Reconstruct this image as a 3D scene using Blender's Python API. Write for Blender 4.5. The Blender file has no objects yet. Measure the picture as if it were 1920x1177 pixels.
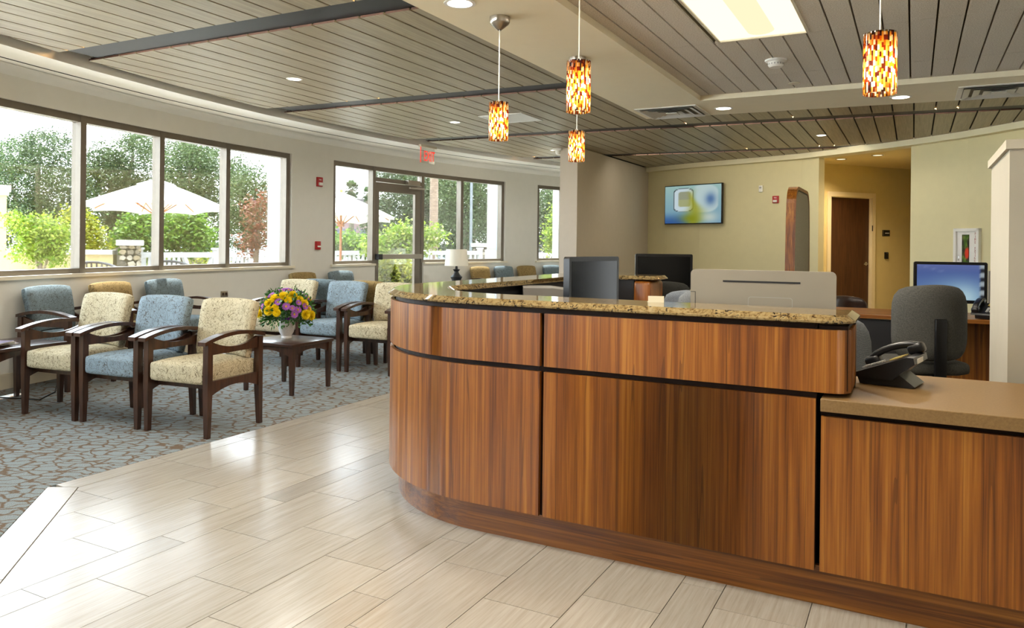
import bpy, bmesh, math, random
from mathutils import Vector, Matrix, noise as mnoise
random.seed(7)
PI = math.pi
SC = bpy.context.scene
COL = SC.collection

# ------------------------------------------------------------------ camera
CAM_F, CAM_Y0, CAM_YAW, CAM_ROLL, CAM_H = 1423.74, 457.79, math.radians(27.87), math.radians(0.6375), 1.35
cam_data = bpy.data.cameras.new('camera')
cam = bpy.data.objects.new('camera', cam_data)
COL.objects.link(cam)
cam_data.sensor_width = 36.0
cam_data.lens = CAM_F / 1920 * 36
cam_data.shift_y = -(588.5 - CAM_Y0) / 1920
cam_data.clip_start, cam_data.clip_end = 0.05, 400
cam.rotation_euler = (Matrix.Rotation(CAM_YAW, 3, 'Z') @ Matrix.Rotation(PI / 2, 3, 'X') @ Matrix.Rotation(CAM_ROLL, 3, 'Z')).to_euler()
cam.location = (0, 0, CAM_H)
SC.camera = cam

# ------------------------------------------------------------------ world, sun, exposure
SC.view_settings.view_transform = 'Standard'
SC.view_settings.look = 'None'
SC.view_settings.gamma = 1
SC.view_settings.use_curve_mapping = False
SC.view_settings.exposure = 1.18
SC.cycles.use_denoising = True
SC.cycles.max_bounces = 10
SC.cycles.diffuse_bounces = 5
SC.cycles.transparent_max_bounces = 16
SC.cycles.sample_clamp_indirect = 6
SC.cycles.caustics_reflective = False
SC.cycles.caustics_refractive = False
W = bpy.data.worlds.new('sky')
SC.world = W
W.use_nodes = True
wn, wl = W.node_tree.nodes, W.node_tree.links
wn.clear()
_o = wn.new('ShaderNodeOutputWorld'); _b = wn.new('ShaderNodeBackground'); _r = wn.new('ShaderNodeValToRGB')
_t = wn.new('ShaderNodeTexCoord'); _s = wn.new('ShaderNodeSeparateXYZ')
_r.color_ramp.elements[0].position = 0.0; _r.color_ramp.elements[0].color = (0.89, 0.955, 1.0, 1)
_r.color_ramp.elements[1].position = 1.0; _r.color_ramp.elements[1].color = (0.68, 0.84, 1.0, 1)
wl.new(_t.outputs['Generated'], _s.inputs[0]); wl.new(_s.outputs[2], _r.inputs[0])
wl.new(_r.outputs[0], _b.inputs[0]); wl.new(_b.outputs[0], _o.inputs[0])
_b.inputs[1].default_value = 6.2

def lamp(name, kind, loc, power, color=(1, 1, 1), rot=(0, 0, 0), **kw):
    d = bpy.data.lights.new(name, kind); d.energy = power; d.color = color
    for k, v in kw.items(): setattr(d, k, v)
    o = bpy.data.objects.new(name, d); o.location = loc; o.rotation_euler = rot
    COL.objects.link(o); o['kind'] = 'helper'
    return o
# high sun from the window side
lamp('sun', 'SUN', (-20, 10, 30), 16.0, (1.0, 0.98, 0.94), (0, math.radians(-16), math.radians(-28)), angle=math.radians(0.6))
WARM = (1.0, 0.86, 0.66)
WARM2 = (1.0, 0.80, 0.55)
TROFFER_SPOTS = [(-0.896, 4.64), (-0.896, 2.35), (1.2, 4.64), (1.2, 2.35)]
for (x, y) in TROFFER_SPOTS:
    lamp('troffer_tubes', 'AREA', (x, y, 2.70), (24 if y > 3 else 22) if x < 0 else 1, (1.0, 0.91, 0.77), shape='RECTANGLE', size=0.5, size_y=1.05)
DOWNLIGHT_SPOTS = [(-1.641, 7.459, 2.69), (-0.113, 7.543, 2.69), (-5.395, 5.589, 2.95), (-5.36, 8.489, 2.95), (-5.391, 11.70, 2.95),
                   (-1.176, 11.607, 2.95), (-2.25, 3.60, 2.69), (-5.4, 2.6, 2.95), (-3.9, 2.4, 2.95), (-3.9, -0.6, 2.95), (-5.4, -0.4, 2.95),
                   (-2.1, -0.6, 2.69), (-0.6, -0.9, 2.69), (0.9, -0.9, 2.69)]
for (x, y, z) in DOWNLIGHT_SPOTS:
    lamp('downlight_lamp', 'SPOT', (x, y, z - 0.03), 22 if y < 0 and x > -2.4 else (14 if x > -1.7 and y > 7 else 24), (1.0, 0.96, 0.90) if x < -2.4 else (1.0, 0.90, 0.76), spot_size=math.radians(168), spot_blend=0.4, shadow_soft_size=0.06)
for (px_, py_, pw) in [(-1.15, 14.6, 60), (-0.55, 14.2, 60)]:
    lamp('corridor_lamp', 'SPOT', (px_, py_, 2.90), pw, WARM2, spot_size=math.radians(140), spot_blend=0.8, shadow_soft_size=0.06)

# fill strips added at the ceiling channels to brighten back wall and lounge
for (x, y, L, pw) in [(-2.6, 12.85, 3.6, 11), (-0.9, 10.1, 3.4, 6), (-4.4, 9.85, 2.6, 8), (-4.6, 6.9, 3.0, 8), (-4.6, 4.08, 3.0, 8)]:
    lamp('added_fill_strip', 'AREA', (x, y, 2.948), pw, (1.0, 0.90, 0.72), (math.radians(25), 0, 0), shape='RECTANGLE', size=L, size_y=0.12)

# ------------------------------------------------------------------ helpers
_c, _s_ = math.cos(CAM_YAW), math.sin(CAM_YAW)
def ray(px, py):
    dx, dy = px - 960, py - CAM_Y0
    c, s = math.cos(CAM_ROLL), math.sin(CAM_ROLL)
    u = (c * dx + s * dy) / CAM_F
    v = (s * dx - c * dy) / CAM_F
    return Vector((u * _c - _s_, u * _s_ + _c, v))
def at(px, py, d):            # a point at true distance d (m) along the view, standing where the photo shows it
    r = ray(px, py) * d
    return Vector((r.x, r.y, r.z + CAM_H))

def srgb(r, g, b):
    f = lambda c: ((c / 255 + 0.055) / 1.055) ** 2.4 if c > 10 else c / 255 / 12.92
    return (f(r), f(g), f(b), 1)

class MB:
    def __init__(s): s.bm = bmesh.new()
    def box(s, c, size, rz=0.0, rx=0.0, ry=0.0, bev=0.0, seg=2):
        m = Matrix.Translation(c) @ Matrix.Rotation(rz, 4, 'Z') @ Matrix.Rotation(ry, 4, 'Y') @ Matrix.Rotation(rx, 4, 'X') @ Matrix.Diagonal((*size, 1))
        r = bmesh.ops.create_cube(s.bm, size=1.0, matrix=m)
        if bev > 0:
            es = list({e for v in r['verts'] for e in v.link_edges})
            bmesh.ops.bevel(s.bm, geom=es, offset=bev, segments=seg, affect='EDGES', profile=0.5)
        return s
    def hexa(s, p):           # 8 points: bottom 4 (ccw), top 4
        v = [s.bm.verts.new(q) for q in p]
        for f in ((3, 2, 1, 0), (4, 5, 6, 7), (0, 1, 5, 4), (1, 2, 6, 5), (2, 3, 7, 6), (3, 0, 4, 7)):
            s.bm.faces.new([v[i] for i in f])
        return s
    def prism(s, poly, z0, z1, M=None):
        f = (lambda q: M @ Vector(q)) if M else (lambda q: q)
        a = [s.bm.verts.new(f((x, y, z0))) for x, y in poly]; b = [s.bm.verts.new(f((x, y, z1))) for x, y in poly]
        n = len(poly)
        s.bm.faces.new(a[::-1]); s.bm.faces.new(b)
        for i in range(n): s.bm.faces.new((a[i], a[(i + 1) % n], b[(i + 1) % n], b[i]))
        return s
    def tube(s, pts, r, seg=8, cap=True):
        pts = [Vector(p) for p in pts]; rs = r if isinstance(r, (list, tuple)) else [r] * len(pts)
        rings = []
        for i, p in enumerate(pts):
            t = (pts[min(i + 1, len(pts) - 1)] - pts[max(i - 1, 0)]).normalized()
            a = t.orthogonal().normalized() if i == 0 else (a - t * a.dot(t)).normalized()
            b = t.cross(a)
            rings.append([s.bm.verts.new(p + (a * math.cos(2 * PI * k / seg) + b * math.sin(2 * PI * k / seg)) * rs[i]) for k in range(seg)])
        for i in range(len(rings) - 1):
            for k in range(seg):
                s.bm.faces.new((rings[i][k], rings[i][(k + 1) % seg], rings[i + 1][(k + 1) % seg], rings[i + 1][k]))
        if cap: s.bm.faces.new(rings[0][::-1]); s.bm.faces.new(rings[-1])
        return s
    def lathe(s, prof, seg=24, c=(0, 0, 0), M=None, cap=True):
        f = (lambda q: M @ Vector(q)) if M else (lambda q: Vector(q))
        rings = []
        for r, z in prof:
            rings.append([s.bm.verts.new(f((c[0] + r * math.cos(2 * PI * k / seg), c[1] + r * math.sin(2 * PI * k / seg), c[2] + z))) for k in range(seg)])
        for i in range(len(rings) - 1):
            for k in range(seg):
                s.bm.faces.new((rings[i][k], rings[i][(k + 1) % seg], rings[i + 1][(k + 1) % seg], rings[i + 1][k]))
        if cap:
            s.bm.faces.new(rings[0][::-1]); s.bm.faces.new(rings[-1])
        return s
    def rbox(s, half, r, n=6, fn=None, M=None):   # rounded cushion-like box; fn deforms
        hx, hy, hz = half; vs = {}
        def vert(p):
            k = tuple(round(a, 5) for a in p)
            if k not in vs:
                q = Vector((p[0] * hx, p[1] * hy, p[2] * hz))
                c = Vector((max(-hx + r, min(hx - r, q.x)), max(-hy + r, min(hy - r, q.y)), max(-hz + r, min(hz - r, q.z))))
                d = q - c
                o = c + d.normalized() * r if d.length > 1e-9 else q
                if fn: o = Vector(fn(o.x, o.y, o.z))
                if M: o = M @ o
                vs[k] = s.bm.verts.new(o)
            return vs[k]
        def g(i, h):   # denser grid near edges
            t = -1 + 2 * i / n
            return t
        def warp(t, h):
            k = 1 - r / h
            return t if abs(t) < 1e-9 else t
        for ax in range(3):
            for sg in (-1, 1):
                for i in range(n):
                    for j in range(n):
                        ps = []
                        for (a, b) in ((i, j), (i + 1, j), (i + 1, j + 1), (i, j + 1)):
                            p = [0, 0, 0]; p[ax] = sg; p[(ax + 1) % 3] = -1 + 2 * a / n; p[(ax + 2) % 3] = -1 + 2 * b / n
                            ps.append(vert(p))
                        if sg < 0: ps = ps[::-1]
                        if len(set(ps)) == 4: s.bm.faces.new(ps)
        return s
    def faces(s, verts, faces):
        v = [s.bm.verts.new(q) for q in verts]
        for f in faces: s.bm.faces.new([v[i] for i in f])
        return s

def link_mesh(name, me, mat, parent=None):
    o = bpy.data.objects.new(name, me); COL.objects.link(o)
    if mat and not me.materials: me.materials.append(mat)
    if parent: o.parent = parent
    return o
def obj(name, mb, mat, parent=None, smooth=True, angle=35, label=None, kind=None):
    me = bpy.data.meshes.new(name)
    bmesh.ops.recalc_face_normals(mb.bm, faces=mb.bm.faces[:])
    mb.bm.to_mesh(me); mb.bm.free()
    if smooth:
        for p in me.polygons: p.use_smooth = True
        me.set_sharp_from_angle(angle=math.radians(angle))
    o = link_mesh(name, me, mat, parent)
    if label: o['label'] = label
    if kind: o['kind'] = kind
    return o
def tag(o, label, cat, group=None):
    o['label'] = label; o['category'] = cat
    if group: o['group'] = group
    return o
def thing(name, label, cat, loc=(0, 0, 0), rz=0.0, group=None):
    o = bpy.data.objects.new(name, None); COL.objects.link(o)
    o.location = loc; o.rotation_euler = (0, 0, rz); o.empty_display_size = 0.1
    return tag(o, label, cat, group)
def struct(name, mb, mat, parent=None, smooth=True, angle=35):
    o = obj(name, mb, mat, parent, smooth, angle)
    if parent is None: o['kind'] = 'structure'
    return o
def struct_empty(name, loc=(0, 0, 0)):
    o = bpy.data.objects.new(name, None); COL.objects.link(o); o.location = loc; o['kind'] = 'structure'; return o
def dup(root, loc, rz, label, group=None):
    r = root.copy(); COL.objects.link(r); r.location = loc; r.rotation_euler = (0, 0, rz); r['label'] = label
    if group: r['group'] = group
    for ch in list(root.children):
        c = ch.copy(); COL.objects.link(c); c.parent = r
        for g in list(ch.children):
            d = g.copy(); COL.objects.link(d); d.parent = c
    return r
def text(name, body, size, M, mat, parent, extrude=0.0008, align='CENTER', xs=1.0, spacing=1.0):
    cu = bpy.data.curves.new(name, 'FONT'); cu.body = body; cu.size = size; cu.extrude = extrude
    cu.align_x = align; cu.align_y = 'CENTER'; cu.space_line = spacing
    tmp = bpy.data.objects.new(name + '_tmp', cu); COL.objects.link(tmp)
    me = bpy.data.meshes.new_from_object(tmp.evaluated_get(bpy.context.evaluated_depsgraph_get()))
    bpy.data.objects.remove(tmp); me.materials.clear(); me.materials.append(mat)
    o = bpy.data.objects.new(name, me); COL.objects.link(o)
    o.matrix_local = M @ Matrix.Diagonal((xs, 1, 1, 1))
    if parent: o.parent = parent
    return o

# ------------------------------------------------------------------ materials
class NT:
    def __init__(s, name):
        s.m = bpy.data.materials.new(name); s.m.use_nodes = True
        s.n = s.m.node_tree.nodes; s.l = s.m.node_tree.links
        s.bsdf = s.n['Principled BSDF']; s.out = s.n['Material Output']
    def new(s, t, **kw):
        n = s.n.new(t)
        for k, v in kw.items(): setattr(n, k, v)
        return n
    def set(s, sock, v):
        if hasattr(v, 'links') or isinstance(v, bpy.types.NodeSocket): s.l.new(v, sock)
        else: sock.default_value = v
    def coord(s, which='Object', scale=(1, 1, 1), rnd=False, rot=(0, 0, 0)):
        tc = s.new('ShaderNodeTexCoord'); mp = s.new('ShaderNodeMapping')
        mp.inputs['Scale'].default_value = scale; mp.inputs['Rotation'].default_value = rot
        s.l.new(tc.outputs[which], mp.inputs[0])
        if rnd:
            oi = s.new('ShaderNodeObjectInfo'); mu = s.new('ShaderNodeMath', operation='MULTIPLY'); mu.inputs[1].default_value = 37.0
            s.l.new(oi.outputs['Random'], mu.inputs[0]); s.l.new(mu.outputs[0], mp.inputs['Location'])
        return mp.outputs[0]
    def noise(s, vec, scale=5, detail=3, rough=0.5, dist=0.0):
        n = s.new('ShaderNodeTexNoise'); s.l.new(vec, n.inputs['Vector'])
        n.inputs['Scale'].default_value = scale; n.inputs['Detail'].default_value = detail
        n.inputs['Roughness'].default_value = rough; n.inputs['Distortion'].default_value = dist
        return n.outputs['Fac']
    def vor(s, vec, scale=5, feature='F1', out='Distance', rnd=1.0):
        n = s.new('ShaderNodeTexVoronoi', feature=feature); s.l.new(vec, n.inputs['Vector'])
        n.inputs['Scale'].default_value = scale; n.inputs['Randomness'].default_value = rnd
        return n.outputs[out]
    def ramp(s, fac, stops, interp='LINEAR'):
        n = s.new('ShaderNodeValToRGB'); cr = n.color_ramp; cr.interpolation = interp
        while len(cr.elements) < len(stops): cr.elements.new(0.5)
        for e, (p, c) in zip(cr.elements, stops): e.position = p; e.color = c if len(c) == 4 else (*c, 1)
        s.l.new(fac, n.inputs[0]); return n.outputs[0]
    def math(s, op, a, b=0.0, c=None):
        n = s.new('ShaderNodeMath', operation=op); s.set(n.inputs[0], a); s.set(n.inputs[1], b)
        if c is not None: s.set(n.inputs[2], c)
        return n.outputs[0]
    def mix(s, f, a, b, blend='MIX'):
        n = s.new('ShaderNodeMix', data_type='RGBA', blend_type=blend); s.set(n.inputs[0], f); s.set(n.inputs[6], a); s.set(n.inputs[7], b)
        return n.outputs[2]
    def bump(s, h, strength=0.2, dist=0.01):
        n = s.new('ShaderNodeBump'); n.inputs['Strength'].default_value = strength; n.inputs['Distance'].default_value = dist
        s.l.new(h, n.inputs['Height']); s.l.new(n.outputs[0], s.bsdf.inputs['Normal'])
    def base(s, col, rough=0.5, metal=0.0, spec=0.5, coat=0.0, coatr=0.05):
        s.set(s.bsdf.inputs['Base Color'], col); s.set(s.bsdf.inputs['Roughness'], rough); s.set(s.bsdf.inputs['Metallic'], metal)
        s.bsdf.inputs['Specular IOR Level'].default_value = spec
        s.bsdf.inputs['Coat Weight'].default_value = coat; s.bsdf.inputs['Coat Roughness'].default_value = coatr
        return s.m
def plain(name, col, rough=0.5, metal=0.0, spec=0.5, var=0.06, scale=8, coat=0.0):
    t = NT(name); v = t.coord('Object'); f = t.noise(v, scale, 3)
    a = tuple(c * (1 - var) for c in col[:3]) + (1,); b = tuple(min(1, c * (1 + var)) for c in col[:3]) + (1,)
    return t.base(t.ramp(f, [(0.3, a), (0.7, b)]), rough, metal, spec, coat)
def emit(name, col, strength):
    t = NT(name); e = t.new('ShaderNodeEmission'); e.inputs[0].default_value = col; e.inputs[1].default_value = strength
    t.l.new(e.outputs[0], t.out.inputs[0]); return t.m

M_wall = plain('wall_paint', srgb(220, 218, 210), 0.85, var=0.015, spec=0.2)
M_wall_cream = plain('back_wall_paint', srgb(218, 209, 168), 0.85, var=0.015, spec=0.2)
M_wall_warm = plain('corridor_paint', srgb(206, 190, 136), 0.85, var=0.02, spec=0.2)
M_wall_cool = plain('partition_paint', srgb(196, 186, 172), 0.8, var=0.015, spec=0.2)
M_white = plain('soffit_paint', srgb(241, 240, 235), 0.85, var=0.012, spec=0.2)
M_trim = plain('trim_paint', srgb(222, 214, 194), 0.6, var=0.02)
M_door_frame = plain('door_casing_paint', srgb(226, 212, 176), 0.5, var=0.02)
M_bronze = plain('bronze_aluminium', srgb(112, 104, 92), 0.42, 0.3, var=0.05)
M_black = plain('black_paint', srgb(22, 22, 26), 0.5, var=0.1)
M_plenum = plain('plenum_black', srgb(14, 14, 15), 0.9, var=0.1)
M_blackplastic = plain('black_plastic', srgb(15, 15, 17), 0.32, var=0.1)
M_gloss_black = plain('glossy_screen', srgb(8, 9, 11), 0.16, var=0.05, spec=0.25)
M_silver = plain('silver_plastic', srgb(150, 142, 128), 0.38, 0.25, var=0.02)
M_greyplastic = plain('grey_plastic', srgb(172, 170, 166), 0.5, var=0.03)
M_chrome = plain('chrome', srgb(205, 205, 205), 0.18, 1.0, var=0.02)
M_nickel = plain('brushed_nickel', srgb(176, 168, 156), 0.3, 1.0, var=0.05)
M_red = plain('red_plastic', srgb(170, 24, 30), 0.35, var=0.04)
M_whiteplastic = plain('white_plastic', srgb(232, 230, 224), 0.4, var=0.02)
M_gray_fabric = None

def mat_glass(name, tint=(0.95, 0.96, 0.96, 1), refl=0.5):
    t = NT(name); tr = t.new('ShaderNodeBsdfTransparent'); gl = t.new('ShaderNodeBsdfGlossy'); mx = t.new('ShaderNodeMixShader')
    fr = t.new('ShaderNodeFresnel'); fr.inputs[0].default_value = 1.45
    tr.inputs[0].default_value = tint; gl.inputs['Roughness'].default_value = 0.01
    f = t.math('MULTIPLY', fr.outputs[0], refl)
    t.l.new(f, mx.inputs[0]); t.l.new(tr.outputs[0], mx.inputs[1]); t.l.new(gl.outputs[0], mx.inputs[2]); t.l.new(mx.outputs[0], t.out.inputs[0])
    return t.m
M_glass = mat_glass('window_glass')

def mat_teak(name, along='Z', dark=1.0, coat=0.18, tint=None):
    t = NT(name)
    sc = {'Z': (1, 1, 0.018), 'X': (0.018, 1, 1), 'Y': (1, 0.018, 1)}[along]
    v = t.coord('Object', sc)
    big = t.noise(v, 7, 2, 0.5); mid = t.noise(v, 34, 3, 0.6); fine = t.noise(v, 150, 3, 0.6)
    f = t.math('ADD', t.math('MULTIPLY', big, 0.17), t.math('ADD', t.math('MULTIPLY', mid, 0.55), t.math('MULTIPLY', fine, 0.28)))
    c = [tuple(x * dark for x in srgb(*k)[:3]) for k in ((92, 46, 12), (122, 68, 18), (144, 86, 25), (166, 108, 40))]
    col = t.ramp(f, [(0.38, c[0]), (0.46, c[1]), (0.54, c[2]), (0.63, c[3])])
    line = t.math('LESS_THAN', t.math('ABSOLUTE', t.math('SUBTRACT', t.noise(v, 22, 1, 0.4), 0.5)), 0.012)
    col = t.mix(t.math('MULTIPLY', line, 0.45), col, (*[x * 0.5 for x in c[0]], 1))
    return t.base(col, 0.36, 0, 0.45, coat, 0.18)
M_teak = mat_teak('teak_veneer')
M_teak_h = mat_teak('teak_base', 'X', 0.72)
M_teak_desk = mat_teak('teak_desktop', 'X', 0.95)
M_mahog = plain('espresso_wood', srgb(58, 36, 26), 0.3, var=0.2, scale=30, coat=0.3)
def mat_chairwood():
    t = NT('espresso_chair_wood'); v = t.coord('Object', (1, 1, 0.12)); f = t.noise(v, 45, 4, 0.6)
    return t.base(t.ramp(f, [(0.3, srgb(38, 22, 15)), (0.7, srgb(74, 45, 30))]), 0.3, 0, 0.5, 0.3, 0.15)
M_chairwood = mat_chairwood()

def mat_granite():
    t = NT('granite'); v = t.coord('Object')
    dv = t.noise(v, 9, 4, 0.6); f = t.noise(v, 55, 5, 0.7, 0.6)
    col = t.ramp(f, [(0.30, srgb(26, 18, 12)), (0.38, srgb(82, 62, 34)), (0.48, srgb(124, 104, 66)), (0.62, srgb(142, 124, 88)), (0.75, srgb(104, 86, 54))])
    bl = t.math('LESS_THAN', t.noise(v, 60, 3, 0.6, 1.0), 0.42)
    col = t.mix(t.math('MULTIPLY', bl, t.math('GREATER_THAN', dv, 0.5)), col, srgb(34, 26, 20))
    return t.base(col, 0.06, 0, 0.6)
M_granite = mat_granite()

def mat_fabric(name, bg, bg2, line):
    t = NT(name); v = t.coord('Object', rnd=True)
    w = t.new('ShaderNodeVectorMath', operation='ADD'); nz = t.new('ShaderNodeTexNoise'); t.l.new(v, nz.inputs['Vector']); nz.inputs['Scale'].default_value = 13
    sc = t.new('ShaderNodeVectorMath', operation='SCALE'); sc.inputs['Scale'].default_value = 0.17
    t.l.new(nz.outputs['Color'], sc.inputs[0]); t.l.new(v, w.inputs[0]); t.l.new(sc.outputs[0], w.inputs[1])
    wv = w.outputs[0]
    e1 = t.math('LESS_THAN', t.vor(wv, 22, 'DISTANCE_TO_EDGE'), 0.024)
    mp = t.new('ShaderNodeMapping'); mp.inputs['Location'].default_value = (3.3, 1.7, 5.1); t.l.new(wv, mp.inputs[0])
    e2 = t.math('LESS_THAN', t.math('ABSOLUTE', t.math('SUBTRACT', t.noise(mp.outputs[0], 24, 1, 0.4), 0.5)), 0.012)
    m = t.math('MAXIMUM', e1, e2)
    gr = t.noise(v, 220, 2, 0.6); bgc = t.mix(t.noise(v, 26, 2), bg, bg2)
    col = t.mix(t.math('MULTIPLY', m, 0.85), bgc, line)
    col = t.mix(t.math('MULTIPLY', gr, 0.25), col, tuple(c * 0.6 for c in bg[:3]) + (1,))
    t.bump(gr, 0.15, 0.002)
    return t.base(col, 0.85, 0, 0.2)
M_cream = mat_fabric('cream_fabric', srgb(204, 194, 166), srgb(188, 176, 144), srgb(96, 80, 56))
M_blue = mat_fabric('blue_fabric', srgb(142, 158, 168), srgb(124, 142, 152), srgb(78, 72, 66))
M_tan = mat_fabric('tan_fabric', srgb(160, 136, 90), srgb(138, 116, 72), srgb(92, 74, 46))
M_slate = mat_fabric('slate_fabric', srgb(122, 138, 144), srgb(104, 118, 124), srgb(66, 64, 58))

def mat_weave(name, a, b, scale=140, rough=0.9):
    t = NT(name); v = t.coord('Object'); f = t.noise(v, scale, 2, 0.7); t.bump(f, 0.2, 0.002)
    ch = t.new('ShaderNodeTexChecker'); ch.inputs['Scale'].default_value = 180; t.l.new(v, ch.inputs[0])
    col = t.mix(t.math('MULTIPLY', ch.outputs['Fac'], 0.4), t.ramp(f, [(0.3, a), (0.7, b)]), tuple(c * 0.6 for c in a[:3]) + (1,))
    return t.base(col, rough, 0, 0.2)
M_gray_fabric = mat_weave('charcoal_weave', srgb(66, 66, 62), srgb(92, 90, 84))
M_black_fabric = mat_weave('black_weave', srgb(40, 40, 38), srgb(62, 62, 58))
M_mesh_fabric = mat_weave('grey_mesh', srgb(92, 96, 100), srgb(120, 124, 128))
M_panel_fabric = mat_weave('divider_panel', srgb(150, 142, 122), srgb(166, 158, 136), 60)

def mat_carpet():
    t = NT('carpet_loop'); v = t.coord('Object', (1, 1.0, 1), rot=(0, 0, math.radians(-28)))
    w = t.new('ShaderNodeVectorMath', operation='ADD'); nz = t.new('ShaderNodeTexNoise'); t.l.new(v, nz.inputs['Vector']); nz.inputs['Scale'].default_value = 8
    nz.inputs['Detail'].default_value = 2
    sc = t.new('ShaderNodeVectorMath', operation='SCALE'); sc.inputs['Scale'].default_value = 0.10
    t.l.new(nz.outputs['Color'], sc.inputs[0]); t.l.new(v, w.inputs[0]); t.l.new(sc.outputs[0], w.inputs[1])
    mp = t.new('ShaderNodeMapping'); mp.inputs['Scale'].default_value = (1.0, 1.9, 1); t.l.new(w.outputs[0], mp.inputs[0])
    d = t.vor(mp.outputs[0], 8.8, 'DISTANCE_TO_EDGE', rnd=0.9)
    m = t.ramp(d, [(0.045, (0, 0, 0, 1)), (0.11, (1, 1, 1, 1))])
    loop = t.noise(v, 260, 2, 0.7)
    wv = t.new('ShaderNodeTexWave'); wv.inputs['Scale'].default_value = 26; wv.inputs['Distortion'].default_value = 4; t.l.new(v, wv.inputs[0])
    blue = t.ramp(loop, [(0.3, srgb(104, 112, 114)), (0.7, srgb(158, 168, 170))])
    blue = t.mix(t.math('MULTIPLY', t.math('LESS_THAN', wv.outputs['Fac'], 0.22), 0.55), blue, srgb(104, 104, 98))
    brown = t.ramp(loop, [(0.3, srgb(84, 70, 56)), (0.7, srgb(122, 104, 86))])
    t.bump(loop, 0.5, 0.004)
    return t.base(t.mix(m, brown, blue), 0.95, 0, 0.1)
M_carpet = mat_carpet()

def mat_tile():
    t = NT('travertine_tile'); v = t.coord('Object', (1, 0.04, 1), rnd=True); vv = t.coord('Object')
    f = t.noise(v, 85, 4, 0.65); g = t.noise(v, 20, 3, 0.5)
    oi = t.new('ShaderNodeObjectInfo')
    a = t.ramp(f, [(0.28, srgb(158, 150, 138)), (0.5, srgb(175, 168, 157)), (0.72, srgb(186, 180, 170))])
    b = t.mix(t.math('MULTIPLY', g, 0.3), a, srgb(164, 154, 138))
    dk = t.ramp(oi.outputs['Random'], [(0.0, (0.90, 0.89, 0.88, 1)), (1.0, (1.0, 1.0, 1.0, 1))])
    col = t.mix(1.0, b, dk, 'MULTIPLY')
    col = t.mix(1.0, col, oi.outputs['Color'], 'MULTIPLY')
    t.bump(f, 0.04, 0.002)
    return t.base(col, t.ramp(f, [(0.3, (0.20, 0.20, 0.20, 1)), (0.7, (0.27, 0.27, 0.27, 1))]), 0, 0.62)
M_tile = mat_tile()
M_grout = plain('grout', srgb(150, 138, 118), 0.9, var=0.05)

def mat_plank():
    t = NT('greige_wood_plank'); v = t.coord('Object', (1, 0.03, 1), rnd=True)
    f = t.noise(v, 60, 4, 0.65); oi = t.new('ShaderNodeObjectInfo')
    a = t.ramp(f, [(0.3, srgb(140, 128, 104)), (0.7, srgb(174, 162, 136))])
    k = t.ramp(oi.outputs['Random'], [(0.0, (0.90, 0.88, 0.86, 1)), (1.0, (1, 1, 1, 1))])
    return t.base(t.mix(1.0, a, k, 'MULTIPLY'), 0.42, 0, 0.4)
M_plank = mat_plank()
M_plank_edge = plain('raw_plank_edge', srgb(70, 40, 24), 0.6, var=0.25, scale=30)
def mat_ceiltile():
    t = NT('acoustic_tile'); v = t.coord('Object'); f = t.noise(v, 130, 3, 0.85); g = t.noise(v, 90, 3, 0.7)
    t.bump(g, 0.35, 0.004)
    return t.base(t.ramp(f, [(0.38, srgb(196, 189, 177)), (0.62, srgb(240, 234, 224))]), 0.9, 0, 0.1)
M_ceiltile = mat_ceiltile()
M_groove = plain('tile_groove', srgb(118, 106, 82), 0.8, var=0.05)
def mat_laminate():
    t = NT('tan_laminate'); v = t.coord('Object'); f = t.noise(v, 130, 3, 0.7)
    return t.base(t.ramp(f, [(0.3, srgb(116, 88, 52)), (0.7, srgb(132, 104, 64))]), 0.42, 0, 0.4)
M_lam = mat_laminate()
M_reveal = plain('dark_reveal', srgb(34, 20, 13), 0.5, var=0.1, spec=0.12)
def mat_doorwood():
    t = NT('walnut_door'); v = t.coord('Object', (1, 1, 0.05)); f = t.noise(v, 45, 4, 0.65)
    return t.base(t.ramp(f, [(0.3, srgb(54, 32, 18)), (0.7, srgb(84, 52, 30))]), 0.32, 0, 0.4)
M_doorwood = mat_doorwood()

# ------------------------------------------------------------------ wall geometry (curved window wall)
AC = (10.9, 8.74); AR = 18.72
def arcx(y, r=AR): return AC[0] - math.sqrt(r * r - (y - AC[1]) ** 2)
def arcp(y, r=AR):        # same radial direction as the inner wall point at y
    dx, dy = arcx(y) - AC[0], y - AC[1]
    k = r / AR
    return Vector((AC[0] + dx * k, AC[1] + dy * k))
def soff_r(y): return 18.14 - 0.036 * (y - 3.43)
def soff_x(y): r = soff_r(y); return AC[0] - math.sqrt(r * r - (y - AC[1]) ** 2)
def wood_x(y): r = 18.06 - 0.042 * (y - 3.5); return AC[0] - math.sqrt(r * r - (y - AC[1]) ** 2)
Z_SOF, Z_WOOD, Z_DESK, Z_TILE = 2.90, 2.95, 2.69, 2.735

def arc_band(mb, y0, y1, z0, z1, r0=AR, r1=AR + 0.2, step=0.45):
    n = max(1, int(math.ceil((y1 - y0) / step)))
    for i in range(n):
        a, b = y0 + (y1 - y0) * i / n, y0 + (y1 - y0) * (i + 1) / n
        p = [arcp(a, r0), arcp(b, r0), arcp(b, r1), arcp(a, r1)]
        mb.hexa([(q.x, q.y, z0) for q in p] + [(q.x, q.y, z1) for q in p])
SILL, HEAD = 1.005, 2.60
WINS = [(-3.2, 0.9), (1.55, 8.06), (8.95, 13.38), (14.31, 15.9)]
DOOR_Y = (9.99, 11.09)
mb = MB(); prev = -4.5
for (a, b) in WINS:
    arc_band(mb, prev, a, 0, 3.4)
    arc_band(mb, a, b, HEAD, 3.4)
    if a < DOOR_Y[0] < b:
        arc_band(mb, a, DOOR_Y[0] - 0.06, 0, SILL); arc_band(mb, DOOR_Y[1] + 0.06, b, 0, SILL)
    else: arc_band(mb, a, b, 0, SILL)
    prev = b
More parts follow.
